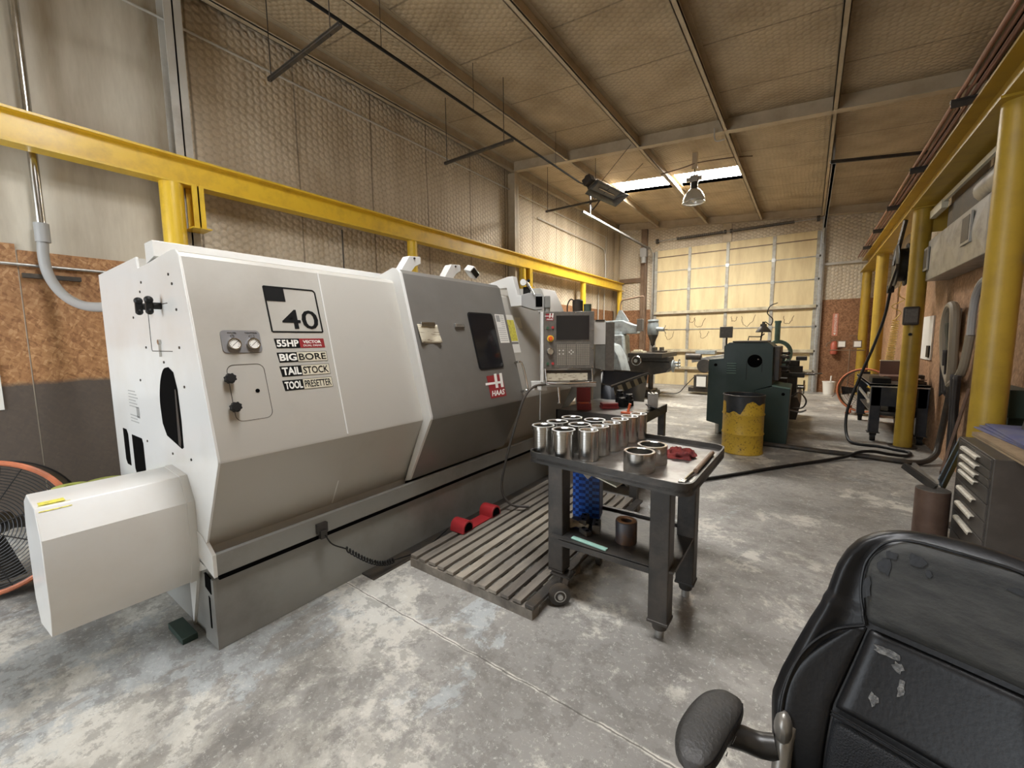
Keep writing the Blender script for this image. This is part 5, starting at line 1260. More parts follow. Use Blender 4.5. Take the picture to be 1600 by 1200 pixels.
# ---------------------------------------------------------------- chip conveyor, hopper
pmat('conveyor_grey', (0.22, 0.225, 0.205), 0.4, 0, (0.15, 0.145, 0.13), 4)
cv = thing('chip_conveyor', 'grey chip conveyor head beyond the machine with paper clipped to it', 'conveyor', (-2.2, 5.0, 0))
CVM = frame((-2.175, 4.86, 1.235), CR, CF)
B(CVM).prism([(0.0, 0), (0.13, -0.03), (0.13, 0.60), (0.0, 0.60)], 'y', 0, 0.30).build('face_housing', 'conveyor_grey', cv, bevel=.004)
B(CVM).prism([(0.13, 0.0), (0.215, 0.22), (0.24, 0.0)], 'z', -0.03, 0.57).build('side_housing', 'console_grey', cv)
B(CVM).box(0.14, 0.22, 0.215, 0.3, -0.03, 0.57).build('rear_housing', 'console_grey', cv)
B().beam((-2.35, 5.0, 1.3), (-3.0, 4.4, 0.25), 0.35, 0.25).build('incline', 'conveyor_grey', cv)
B(CVM).box(0.0, 0.1, 0.1, 0.2, -1.235, 0.0).build('stand', 'conveyor_grey', cv)
ppm = thing('clipped_papers', 'white papers hung by a clip on the grey conveyor head', 'paper', CVM @ Vector((0.06, 0, .5)))
B(CVM).box(-0.02, 0.125, -0.012, -0.006, 0.30, 0.60).build('sheet', 'paper', ppm)
B(CVM).box(0.0, 0.11, -0.025, -0.008, 0.585, 0.605).build('clip', 'dark_iron', ppm)
m = new_mat('hazard_stripes'); N_, L_ = nt(m); bs = N_['Principled BSDF']
tc = N_.new('ShaderNodeTexCoord'); wv = N_.new('ShaderNodeTexWave'); wv.wave_type = 'BANDS'; wv.bands_direction = 'DIAGONAL'; wv.inputs['Scale'].default_value = 2.2
L_.new(tc.outputs['Object'], wv.inputs[0]); rp = N_.new('ShaderNodeValToRGB'); rp.color_ramp.interpolation = 'CONSTANT'; rp.color_ramp.elements[0].color = (0.02, 0.02, 0.02, 1); rp.color_ramp.elements[1].position = 0.5; rp.color_ramp.elements[1].color = (0.30, 0.27, 0.19, 1)
L_.new(wv.outputs['Color'], rp.inputs[0]); L_.new(rp.outputs[0], bs.inputs['Base Color'])
pmat('hopper_black', (0.022, 0.026, 0.034), 0.4, 0.1, (0.05, 0.05, 0.055), 5)
hp = thing('chip_hopper', 'black tipping hopper with a worn striped lip under the conveyor', 'hopper', (-2.3, 6.1, 0))
T4 = [(-2.62, 5.50, 1.02), (-2.02, 5.0, 1.0), (-1.93, 6.2, 1.09), (-2.75, 6.5, 1.09)]
B4 = [(-2.55, 5.60, 0.20), (-2.03, 5.12, 0.20), (-1.98, 6.05, 0.20), (-2.6, 6.3, 0.20)]
b = B(); tv = [b.bm.verts.new(p) for p in T4]; bv = [b.bm.verts.new(p) for p in B4]
for i in range(4): b._face([tv[i], tv[(i + 1) % 4], bv[(i + 1) % 4], bv[i]])
b._face(bv)
b.build('bin', 'hopper_black', hp, solid=.012, angle=10)
B().tube([T4[0], T4[1], T4[2], T4[3]], 0.016, 6, closed=True).build('rim', 'cart_steel', hp)
b = B().poly([(-2.006, 5.06, 0.985), (-1.918, 6.18, 1.07), (-1.925, 6.1, 0.97), (-2.003, 5.10, 0.88)], 0.003, (1, 0, 0))
b.build('hazard_stripe', 'hazard_stripes', hp)
B().box(-2.5, -1.97, 5.3, 5.9, 0.12, 0.2).build('base_frame', 'hopper_black', hp)
for x, y in ((-2.4, 5.35), (-2.02, 5.35), (-2.4, 5.85), (-2.02, 5.85)): B().cyl((x - .02, y, 0.06), (x + .02, y, 0.06), 0.06, n=16).build('wheel', 'black_rubber', hp)
# ---------------------------------------------------------------- knee mill in the far left
pmat('mill_grey', (0.32, 0.36, 0.37), 0.42, 0.1, (0.17, 0.185, 0.185), 6, 0.45, 0.7)
km = thing('knee_mill', 'pale blue grey knee milling machine in the far left corner', 'milling machine', (-4.2, 11.7, 0))
Ym = 11.7
B().box(-4.9, -3.4, Ym - .42, Ym + .42, 0, 0.14).box(-4.6, -3.45, Ym - .35, Ym + .35, .14, .2).build('base', 'dark_iron', km, bevel=.02)
B().prism([(-4.95, 0.14), (-4.95, 1.72), (-4.28, 1.72), (-4.22, 1.0), (-4.15, 0.6), (-4.1, 0.14)], 'y', Ym - .28, Ym + .28).build('column', 'mill_grey', km, bevel=.04)
B().prism([(-5.35, 1.80), (-5.35, 2.12), (-4.35, 2.13), (-4.1, 2.02), (-3.92, 1.97), (-3.92, 1.74), (-4.3, 1.74)], 'y', Ym - .16, Ym + .16).build('ram', 'mill_grey', km, bevel=.03)
B().lathe([(0.26, 1.70), (0.26, 1.80), (0, 1.81)], (-4.55, Ym, 0), n=28).build('turret', 'mill_grey', km)
B().prism([(-4.62, 2.1), (-4.5, 2.42), (-4.42, 2.42), (-4.2, 2.1)], 'y', Ym - .03, Ym + .03).build('overarm_bracket', 'mill_grey', km)
B().tube(smooth_path([(-4.46, Ym, 2.35), (-4.46, Ym, 2.58), (-4.40, Ym, 2.70), (-4.2, Ym, 2.73), (-3.86, Ym, 2.77), (-3.80, Ym, 2.74), (-3.80, Ym, 2.6), (-3.80, Ym, 2.2)], 5), 0.022, 8).build('cable_arm', 'brown_steel', km)
B().box(-3.88, -3.72, Ym - .3, Ym - .17, 1.80, 2.14).build('control_box', 'console_grey', km, bevel=.01)
hd_ = B().lathe([(0.13, 1.70), (0.15, 1.74), (0.15, 1.98), (0.13, 2.06), (0.15, 2.08), (0.14, 2.12), (0, 2.13)], (-3.52, Ym, 0), n=24).build('head', 'mill_grey', km)
B().lathe([(0.14, 1.70), (0.09, 1.58), (0.06, 1.50), (0.055, 1.42), (0.02, 1.40), (0.0, 1.36)], (-3.52, Ym, 0), n=20).build('spindle', 'dark_iron', km)
B().cyl((-3.4, Ym - .05, 1.86), (-3.2, Ym - .1, 1.84), 0.06, 0.05, n=14).build('feed_housing', 'mill_grey', km)
for a in (0, 120, 240): B().cyl((-3.2, Ym - .1, 1.84), (-3.14, Ym - .1 + .12 * math.cos(rad(a)), 1.84 + .12 * math.sin(rad(a))), 0.012, n=6).build('quill_lever', 'bright_steel', km)
B().box(-3.95, -3.05, Ym - .75, Ym + .75, 1.10, 1.22).build('table', 'dark_iron', km, bevel=.01)
B().box(-4.1, -3.0, Ym - .22, Ym + .22, 0.98, 1.10).build('saddle', 'cart_steel', km, bevel=.01)
B().prism([(-4.15, 0.55), (-4.15, 0.98), (-3.0, 0.98), (-2.95, 0.85), (-3.1, 0.68), (-3.6, 0.58)], 'y', Ym - .22, Ym + .22).build('knee', 'cart_steel', km, bevel=.03)
B().cyl((-3.55, Ym, 0.15), (-3.55, Ym, 0.6), 0.07, n=14).build('knee_screw', 'dark_iron', km)
B().lathe([(0.15, 0), (0.17, .02), (0.16, .04), (0.05, .06), (0, .1)], (-2.95, Ym - .1, 0.86), (1, 0, 0), 20).build('knee_motor', 'mill_grey', km)
for (x, y, z) in ((-2.78, Ym - .1, 0.95), (-2.85, Ym + .2, 0.85)):
    o = B().tube([(x, y + .09 * math.cos(a), z + .09 * math.sin(a)) for a in [i * PI / 8 for i in range(16)]], 0.012, 6, closed=True).build('hand_wheel', 'bright_steel', km)
    B().cyl((x - .15, y, z), (x + .03, y, z), 0.03, n=10).build('hub', 'mill_grey', o)
B().tube([(-3.7 + .12 * math.cos(a), Ym - .80, 1.02 + .12 * math.sin(a)) for a in [i * PI / 8 for i in range(16)]], 0.014, 6, closed=True).cyl((-3.7, Ym - .85, 1.02), (-3.7, Ym - .75, 1.02), .05, n=12).build('table_handwheel', 'bright_steel', km)
vi = thing('milling_vise', 'dark machine vise clamped on the mill table', 'vise', (-3.35, Ym, 1.22))
B().box(-3.5, -3.15, Ym - .12, Ym + .12, 1.221, 1.27).build('vise_body', 'dark_iron', vi, bevel=.01); B().box(-3.5, -3.42, Ym - .12, Ym + .12, 1.27, 1.36).build('fixed_jaw', 'cart_steel', vi); B().box(-3.3, -3.24, Ym - .12, Ym + .12, 1.27, 1.36).build('moving_jaw', 'cart_steel', vi)
tag(B().box(-3.95, -3.62, Ym - .5, Ym - .2, 1.221, 1.26).box(-3.9, -3.7, Ym - .45, Ym - .3, 1.26, 1.30).build('parts_tray', 'vinyl_cream', loc=(-3.8, Ym, 1.22)), 'pale tray of oddments on the left of the mill table', 'tray')
mb = thing('grey_machine', 'second grey machine with round covers between the console and the knee mill', 'machine', (-4.4, 9.6, 0))
B().prism([(-4.7, 0), (-4.7, 1.52), (-3.95, 1.52), (-3.75, 1.45), (-3.6, 1.2), (-3.45, 0.7), (-3.45, 0)], 'y', 9.3, 9.9).build('housing', 'mill_grey', mb, bevel=.04)
B().cyl((-3.92, 9.3, 1.36), (-3.92, 9.18, 1.36), 0.13, n=24).build('round_cover', 'dark_iron', mb, bevel=.01)
B().cyl((-4.15, 9.3, 1.0), (-4.15, 9.1, 1.0), 0.12, n=24).build('round_cover', 'mill_grey', mb, bevel=.01)
B().box(-4.4, -3.4, 9.2, 10.0, 0.0, 0.12).build('plinth', 'dark_iron', mb)
# ---------------------------------------------------------------- small saw left of the green lathe
bsn = thing('band_saw', 'small dark horizontal saw left of the green lathe with a white panel', 'saw', (-2.3, 12.8, 0))
B().box(-2.75, -2.0, 12.6, 13.1, 0.08, 0.2).build('foot', 'dark_iron', bsn, bevel=.01)
B().box(-2.60, -2.25, 12.55, 13.0, 0.2, 0.56).build('cabinet', 'cart_steel', bsn, bevel=.01)
B().box(-2.52, -2.28, 12.53, 12.55, 0.24, 0.52).build('white_panel', 'paper', bsn)
B().beam((-2.70, 12.8, 0.95), (-1.6, 12.8, 1.15), 0.25, 0.10).build('saw_frame', 'galvanised', bsn, bevel=.01)
B().cyl((-2.85, 12.7, 1.08), (-2.45, 12.7, 1.08), 0.10, n=18).build('motor', 'dark_iron', bsn)
B().box(-2.6, -2.1, 12.65, 12.95, 1.15, 1.25).build('blade_guard', 'mill_grey', bsn)
B().lathe([(0.05, -.04), (0.18, -.04), (0.19, 0), (0.18, .04), (0.05, .04)], (-2.35, 12.6, 0.82), (0, 1, 0), 22).build('wheel_cover', 'cart_steel', bsn)
tag(B().tube(smooth_path([(-2.6, 12.6, 0.5), (-2.8, 12.5, 0.25), (-3.0, 12.4, 0.03), (-3.4, 12.3, 0.015), (-3.9, 12.5, 0.015)]), 0.012, 6).build('power_cord', 'black_rubber', loc=(-2.8, 12.5, 0.2)), 'black cord trailing from the small saw towards the mill', 'cord')
# ---------------------------------------------------------------- green engine lathe
pmat('lathe_green', (0.018, 0.040, 0.033), 0.45, 0, (0.026, 0.048, 0.04), 4, 0.45, 0.75, coat=0.15)
pmat('lathe_pale_green', (0.16, 0.27, 0.22), 0.45, 0, (0.10, 0.16, 0.13), 8)
gl_ = thing('engine_lathe', 'dark green engine lathe behind the yellow drum', 'lathe machine', (-0.7, 7.25, 0))
poly = [(-1.29, .26), (-1.285, 1.26), (-1.07, 1.28), (-1.07, 1.47), (-1.0, 1.525), (-.48, 1.525), (-.415, 1.465), (-.405, .88), (-.62, .80), (-.62, .10), (-1.1, .10), (-1.1, .22)]
B().prism(poly, 'y', 7.25, 8.15).build('headstock_cabinet', 'lathe_green', gl_, bevel=.008)
B().prism([(-.62, 0), (-.62, .80), (-.40, .87), (-.175, .84), (-.19, 0)], 'y', 7.23, 7.95).build('pedestal', 'lathe_green', gl_, bevel=.006)
B().prism([(-.405, .872), (-.17, .842), (-.18, .86), (-.405, .892)], 'y', 7.23, 7.95).build('pedestal_top', 'lathe_pale_green', gl_)
B().box(-.95, -.50, 7.22, 8.1, 1.527, 1.548).build('top_tray', 'dark_iron', gl_)
ho = B().cyl((-.645, 7.247, 1.245), (-.645, 7.252, 1.245), 0.098, n=30).build('spindle_hole', 'black_void', gl_)
B().box(-.752, -.745, 7.246, 7.25, .95, 1.24).box(-.55, -.543, 7.246, 7.25, 1.08, 1.24).build('hole_stain', 'black_rubber', gl_)
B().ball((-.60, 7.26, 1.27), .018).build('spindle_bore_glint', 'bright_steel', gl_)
for k in range(5):
    z = 1.045 + k * .038
    B().prism([(-1.02, z), (-.89, z), (-.89, z + .012), (-1.02, z + .012)], 'y', 7.236, 7.25).build('louvre', 'lathe_pale_green', gl_, bevel=.003)
for x, z in ((-1.18, 1.175), (-.26, .765)): B().cyl((x, 7.222, z), (x, 7.235 if x > -1 else 7.252, z), .022, n=14).build('knob', 'black_void', gl_)
B().cyl((-1.16, 7.6, 0), (-1.16, 7.6, .26), .05, n=14).build('levelling_foot', 'galvanised', gl_)
B().box(-.75, -.25, 8.15, 10.4, .72, .92).build('bed', 'dark_iron', gl_, bevel=.01)
B().prism([(-.95, .25), (-.95, .62), (-.1, .62), (-.05, .5), (-.1, .25)], 'y', 8.15, 10.3).build('chip_pan', 'dark_iron', gl_)
B().box(-.8, -.25, 9.8, 10.4, 0, .7).build('tail_pedestal', 'lathe_green', gl_, bevel=.01)
B().lathe([(0.0, 0), (.16, 0), (.17, .02), (.17, .12), (.12, .13), (0, .13)], (-.52, 8.2, 1.22), (0, 1, 0), 26).build('chuck', 'dark_iron', gl_)
B().box(-.415, -.33, 7.35, 8.1, .95, 1.46).build('gearbox_front', 'dark_iron', gl_, bevel=.01)
for (y, z) in ((7.5, 1.3), (7.6, 1.15), (7.75, 1.35), (7.9, 1.2), (7.95, 1.05)): B().cyl((-.33, y, z), (-.25, y, z), .02, n=8).ball((-.24, y, z), .028).build('shift_lever', 'dark_iron', gl_)
B().box(-.62, -.02, 8.45, 8.95, .92, 1.0).box(-.32, -.12, 8.45, 8.9, .55, .92).build('carriage', 'cart_steel', gl_, bevel=.01)
B().box(-.5, -.05, 8.55, 8.8, 1.0, 1.1).box(-.3, -.1, 8.6, 8.75, 1.1, 1.2).box(-.15, .0, 8.2, 8.5, 1.22, 1.28).build('tool_post', 'cart_steel', gl_, bevel=.01)
B().cyl((-.1, 8.67, .98), (.12, 8.67, .98), .03, n=12).cyl((.12, 8.67, .98), (.22, 8.6, .99), .01, n=8).build('cross_slide_handle', 'bright_steel', gl_)
B().tube([(-.02, 8.7 + .11 * math.cos(a), .74 + .11 * math.sin(a)) for a in [i * PI / 9 for i in range(18)]], .014, 6, closed=True).cyl((-.12, 8.7, .74), (.0, 8.7, .74), .04, n=12).build('apron_handwheel', 'bright_steel', gl_)
B().box(-.6, -.35, 9.7, 10.2, .92, 1.25).cyl((-.47, 9.5, 1.2), (-.47, 10.3, 1.2), .06, n=16).build('tailstock', 'lathe_green', gl_, bevel=.01)
B().tube([(-.45 + .2 * math.cos(a), 9.1, 1.30 + .22 * math.sin(a)) for a in [i * PI / 12 for i in range(-3, 16)]], .035, 8).cyl((-.47, 9.1, 1.50), (-.47, 9.1, 1.86), .045, n=14).cyl((-.47, 9.1, 1.86), (-.47, 9.1, 1.90), .055, n=14).box(-.62, -.28, 9.07, 9.13, .92, 1.12).build('steady_rest', 'lathe_pale_green', gl_)
B().tube(smooth_path([(-.2, 8.0, .6), (-.08, 8.0, .72), (.02, 8.0, .60), (-.02, 8.0, .48), (-.15, 8.0, .46)]), .012, 6).build('coolant_line', 'dark_iron', gl_)
B().tube(smooth_path([(-.2, 8.05, .42), (-.05, 8.05, .40), (.03, 8.05, .44)]), .014, 6).build('foot_brake', 'galvanised', gl_)
lp = thing('lathe_lamp', 'dark bell shaded work lamp above the green lathe', 'lamp', (-.63, 8.2, 1.55))
B().lathe([(.045, .13), (.05, .09), (.10, .03), (.115, 0), (.11, -.005), (.09, .03), (.035, .09)], (-.62, 8.1, 1.69), n=24, closed=True).build('shade', 'console_grey', lp)
B().cyl((-.62, 8.1, 1.80), (-.62, 8.1, 1.86), .03, .02, n=14).build('cap', 'console_grey', lp)
B().tube([(-.63, 8.1, 1.72), (-.655, 8.15, 1.55)], .012, 6).tube([(-.60, 8.1, 1.66), (-.66, 8.12, 1.61), (-.83, 8.15, 1.615), (-.84, 8.15, 1.55)], .010, 6).build('arm', 'dark_iron', lp)
B().tube(smooth_path([(-.60, 8.1, 1.86), (-.52, 8.1, 1.80), (-.50, 8.15, 1.9), (-.58, 8.2, 2.0), (-.55, 8.25, 2.12), (-.45, 8.3, 2.17)]), .008, 6).build('lamp_cord', 'dark_iron', lp)
pb_ = thing('post_sign', 'small dark panel on a thin post at the left of the green lathe', 'panel', (-1.16, 8.0, 1.3))
B().box(-1.26, -1.06, 7.98, 8.02, 1.60, 1.79).build('panel', 'console_grey', pb_, bevel=.01); B().cyl((-1.15, 8.01, 1.27), (-1.15, 8.01, 1.60), .015, n=8).build('post', 'dark_iron', pb_)
# ---------------------------------------------------------------- yellow drum
m = pmat('drum_yellow', (0.56, 0.36, 0.035), 0.42, 0, (0.12, 0.075, 0.02), 38, 0.56, 0.66, 0.15, 40, detail=8)
pmat('drum_black', (0.022, 0.026, 0.030), 0.38, 0, (0.05, 0.05, 0.05), 8)
DC = (-.69, 6.55, 0)
dm = thing('steel_drum', 'yellow open steel drum with black paint run down its rim', 'drum', DC)
B().lathe([(0.25, 0), (0.262, 0.005), (0.262, 0.02), (0.255, 0.03), (0.255, 0.26), (0.264, 0.275), (0.264, 0.285), (0.255, 0.30), (0.255, 0.53), (0.264, 0.545), (0.264, 0.555), (0.255, 0.57), (0.255, 0.80), (0.247, 0.80), (0.247, 0.02), (0.0, 0.02)], DC, n=56).build('shell', 'drum_yellow', dm, angle=40)
b = B()
def drip(u, v):
    a = 2 * PI * u
    low = 0.715 + 0.02 * math.sin(a * 5 + 1) + 0.012 * math.sin(a * 11)
    da = (a - rad(222)) % (2 * PI)
    if da < rad(62): low = 0.58 + 0.02 * math.sin(a * 9) + 0.12 * max(0, (da - rad(45)) / rad(17))
    z = low + (0.806 - low) * v
    return Vector((DC[0] + 0.2572 * math.cos(a), DC[1] + 0.2572 * math.sin(a), z))
b.grid(drip, 120, 6, closed_u=True); b.build('black_paint_band', 'drum_black', dm)
B().lathe([(.2465, .57), (.2465, .808), (.2455, .808), (.2455, .57)], DC, n=56, closed=True).build('inner_wall', 'drum_black', dm)
B().tube([(DC[0] + .256 * math.cos(a), DC[1] + .256 * math.sin(a), .81) for a in [2 * PI * i / 48 for i in range(48)]], .009, 8, closed=True).build('rim', 'cart_steel', dm)
b = B()
tag(B().lathe([(0, .55), (.24, .55), (.2, .62), (.1, .70), (0, .72)], DC, n=30).build('metal_chips', 'cart_steel', loc=(DC[0], DC[1], .55)), 'dark metal chips filling the yellow drum', 'chips', kind='stuff')
# ---------------------------------------------------------------- far right corner
pl2 = thing('plastic_pail', 'white plastic pail on the floor by the far strand board', 'bucket', (.53, 14.5, 0))
B().lathe([(0.12, 0), (0.145, .33), (.155, .335), (.155, .36), (.14, .36), (.115, .01), (0, .01)], (.53, 14.5, 0), n=28).build('pail', 'paper', pl2)
B().cyl((.55, 14.5, .02), (.57, 14.45, .52), .018, n=8).build('stick', 'paper', pl2)
wl = thing('work_light', 'twin halogen work light on a tripod in the far right corner', 'work light', (.90, 14.0, 0))
B().cyl((.90, 14.0, .12), (.90, 14.0, 1.28), .016, n=10).build('pole', 'brown_steel', wl)
B().cyl((.45, 14.0, 1.24), (1.2, 14.0, 1.24), .014, n=8).build('crossbar', 'brown_steel', wl)
for a in (200, 320, 80): B().cyl((.90, 14.0, .30), (.90 + .33 * math.cos(rad(a)), 14.0 + .33 * math.sin(rad(a)), .012), .012, n=6).build('leg', 'brown_steel', wl)
for x in (.72, 1.04):
    o = B().box(x - .09, x + .09, 13.95, 14.02, 1.30, 1.50).build('lamp_head', 'brown_steel', wl, bevel=.01)
    B().box(x - .07, x + .07, 13.94, 13.951, 1.33, 1.47).build('lens', 'paper', o)
B().tube([(.86, 14, 1.62), (1.0, 14, 1.62), (1.04, 14, 1.5)], .01, 6).build('carry_handle', 'brown_steel', wl)
pmat('ext_red', (0.40, 0.10, 0.06), 0.45)
fe = thing('fire_extinguisher', 'red fire extinguisher on the far board below its sign', 'fire extinguisher', (.60, 14.86, 1.1))
B().lathe([(0.07, 0), (.085, .02), (.085, .30), (.05, .36), (.025, .38), (0, .38)], (.60, 14.86, 1.10), n=22).build('cylinder', 'ext_red', fe)
B().box(.50, .62, 14.82, 14.90, 1.48, 1.51).tube([(.52, 14.84, 1.45), (.44, 14.82, 1.40), (.42, 14.82, 1.32)], .018, 6).build('valve_and_hose', 'brown_steel', fe)
sg = thing('extinguisher_sign', 'tall narrow red lettered fire extinguisher sign with arrow on the far board', 'sign', (.60, 14.93, 1.62))
pmat('sign_board', (0.55, 0.22, 0.14), 0.5)
B().box(.53, .66, 14.945, 14.956, 1.62, 2.25).build('board', 'sign_board', sg)
text_part('FIRE EXTINGUISHER', .05, (.57, 14.943, 2.22), (0, 0, -1), (1, 0, 0), 'vinyl_white', sg, width=.50, height=.055)
B().prism([(.565, 1.70), (.625, 1.70), (.595, 1.645)], 'y', 14.941, 14.945).build('arrow', 'vinyl_white', sg)
# ---------------------------------------------------------------- workbench between the posts
bn = thing('workbench', 'black steel workbench on casters between the second and third right posts', 'workbench', (1.13, 9.3, 0))
B().box(.80, 1.46, 8.25, 10.35, .855, .885).build('bench_top', 'cart_steel', bn)
B().box(.80, .81, 8.25, 10.35, .835, .886).box(.8, 1.46, 8.25, 8.26, .835, .886).build('edge_strip', 'galvanised', bn)
B().box(.83, 1.44, 8.27, 8.29, .55, .85).build('end_panel', 'hopper_black', bn)
for x, y in ((.88, 8.33), (1.40, 8.33), (.88, 10.27), (1.40, 10.27)):
    o = B().box(x - .06, x + .06, y - .06, y + .06, .14, .855).build('leg', 'hopper_black', bn, bevel=.006)
    B().box(x - .075, x + .075, y - .075, y + .075, .13, .142).build('foot_plate', 'cart_steel', o)
    B().cyl((x - .03, y, .055), (x + .03, y, .055), .055, n=18).box(x - .04, x + .04, y - .04, y + .03, .09, .13).build('caster', 'black_rubber', o)
B().box(.86, 1.42, 8.3, 10.3, .40, .42).build('lower_shelf', 'cart_steel', bn)
B().beam((.84, 8.4, .58), (.84, 10.2, .62), .02, .05).build('side_brace', 'galvanised', bn)
for k, (x, y, s_, h) in enumerate(((1.0, 8.8, .16, .12), (1.2, 9.1, .18, .16), (.98, 9.5, .15, .2), (1.2, 9.9, .2, .1))):
    tag(B().box(x - s_ / 2, x + s_ / 2, y - .15, y + .15, .421, .421 + h).build('steel_offcut', ('galvanised', 'cart_steel')[k % 2], loc=(x, y, .42), bevel=.01), 'steel offcut on the lower bench shelf, %s' % ('nearest', 'second from near end', 'third from near end', 'farthest')[k], 'offcut', 'offcuts on the bench shelf')
tag(B().box(.83, 1.05, 8.35, 8.75, .887, .965).build('tool_case', 'vinyl_black', loc=(.94, 8.5, .887), bevel=.01), 'low black case at the near left corner of the workbench', 'case')
pmat('box_brown', (0.13, 0.065, 0.045), 0.6)
wb_ = thing('wooden_chest', 'open brown chest standing on the workbench behind the second post', 'chest', (1.2, 9.1, .887))
B().box(1.02, 1.40, 8.9, 9.4, .887, .96).build('base', 'box_brown', wb_); B().box(1.02, 1.40, 9.38, 9.41, .96, 1.18).build('lid', 'box_brown', wb_); B().box(1.01, 1.41, 9.375, 9.415, 1.18, 1.195).build('lid_edge', 'vinyl_cream', wb_)
bv = thing('bench_vise', 'dark iron vise at the near right end of the workbench', 'vise', (1.36, 8.5, .887))
B().box(1.28, 1.44, 8.38, 8.62, .887, .93).box(1.30, 1.42, 8.42, 8.47, .93, 1.02).box(1.30, 1.42, 8.53, 8.58, .93, 1.02).build('body', 'dark_iron', bv, bevel=.01)
B().cyl((1.36, 8.62, .96), (1.36, 8.30, .96), .015, n=8).cyl((1.30, 8.30, .96), (1.42, 8.30, .96), .008, n=6).build('screw', 'brown_steel', bv)
pmat('hose_yellow', (0.72, 0.52, 0.16), 0.4)
cpt = []
for i in range(420):
    t = i / 419; a = i * .55
    r = .065 * (1 - .35 * t) ; z = .92 + .95 * t ** 1.5
    cpt.append((1.13 + .06 * t + r * math.cos(a), 9.62 - .05 * t + r * math.sin(a) * .8, z))
cpt += smooth_path([(1.2, 9.6, 1.9), (1.25, 9.6, 2.0), (1.12, 9.55, 2.10), (1.27, 9.5, 2.2), (1.18, 9.4, 2.3), (1.22, 9.2, 2.75), (1.22, 9.0, 3.3)], 4)
tag(B().tube(cpt, .008, 5).build('coiled_air_hose', 'hose_yellow', loc=(1.15, 9.6, .92)), 'yellow coiled air hose hanging down onto the workbench', 'hose')
# drum fans
pmat('fan_orange', (0.62, 0.19, 0.085), 0.45, 0, (0.35, 0.12, 0.06), 8); pmat('fan_black', (0.02, 0.02, 0.02), 0.45)
def fan(c, nrm, R, label, detail=22):
    c = Vector(c); n_ = Vector(nrm).normalized()
    t = thing('drum_fan', label, 'fan', (c.x, c.y, 0))
    B().lathe([(R, -.06), (R + .012, -.06), (R + .012, -.05), (R + .004, -.05), (R + .004, .12), (R + .022, .125), (R + .022, .14), (R, .14)], c, n_, 56, closed=True).build('drum', 'fan_black', t)
    _n = n_; _a = (Vector((0, 0, 1)) - n_ * n_.z).normalized(); _b = n_.cross(_a)
    B().tube([c + n_ * .135 + (_a * math.cos(q) + _b * math.sin(q)) * (R + .012) for q in [2 * PI * i / 56 for i in range(56)]], .017, 8, closed=True).build('front_rim', 'fan_orange', t)
    a_ = n_.orthogonal(); a_ = (Vector((0, 0, 1)) - n_ * n_.z).normalized(); b_ = n_.cross(a_)
    gr = B()
    for k in range(detail):
        r = R * (k + 1.2) / (detail + .5)
        gr.tube([c + n_ * (.135 + .03 * (1 - (r / R) ** 2)) + (a_ * math.cos(x) + b_ * math.sin(x)) * r for x in [2 * PI * i / 40 for i in range(40)]], .0028, 4, closed=True)
    for k in range(8):
        d = a_ * math.cos(k * PI / 4 + .3) + b_ * math.sin(k * PI / 4 + .3)
        gr.tube([c + n_ * .168 + d * .03, c + n_ * .158 + d * R * .55, c + n_ * .137 + d * R], .004, 4)
    gr.build('grille', 'fan_black', t)
    for k in range(4):
        d = a_ * math.cos(k * PI / 2) + b_ * math.sin(k * PI / 2); e = n_.cross(d)
        B().poly([c + d * .08 - e * .03 + n_ * .03, c + d * .08 + e * .03 - n_ * .03, c + d * R * .9 + e * .12 - n_ * .05, c + d * R * .93 - e * .06 + n_ * .06], .004).build('blade', 'cart_steel', t)
    B().cyl(c - n_ * .1, c + n_ * .1, .07, n=20).build('motor', 'fan_black', t)
    x = Vector((n_.y, -n_.x, 0)).normalized()
    for s_ in (-1, 1):
        B().beam(c + x * s_ * (R * .55) + Vector((0, 0, -R * .8)) - n_ * .12, Vector((c.x, c.y, 0)) + x * s_ * (R * .6) - n_ * .16 + Vector((0, 0, .02)), .03, .03).beam(Vector((c.x, c.y, .015)) + x * s_ * (R * .6) - n_ * .25, Vector((c.x, c.y, .015)) + x * s_ * (R * .6) + n_ * .2, .03, .03).build('stand_leg', 'fan_orange', t)
    return t
fan((-4.27, .15, .435), (.90, -.40, .16), .40, 'large black grilled drum fan with orange rim at the left edge')
fan((1.0, 11.0, .50), (-.25, -.95, .1), .42, 'orange rimmed drum fan standing beyond the workbench', 10)
cr2 = thing('parts_crate', 'dark crate holding yellow straps behind the white tunnel box', 'crate', (-3.75, .53, 0))
B().box(-3.98, -3.55, .34, .72, 0, .655).build('box', 'dark_iron', cr2)
pmat('strap_yellow', (0.42, 0.46, 0.10), 0.7, 0, (0.25, 0.28, 0.08), 30)
for k, (x, y, r) in enumerate(((-3.87, .46, .085), (-3.83, .62, .10))):
    tag(B().lathe([(r * .35, 0), (r, 0), (r * 1.02, .012), (r, .03), (r * .35, .032)], (x, y, .657), n=26, closed=True).build('coiled_strap', 'strap_yellow', loc=(x, y, .657)), 'coil of yellow green strap behind the white tunnel box, %s' % ('the left smaller one', 'the right larger one')[k], 'strap', 'coiled straps')
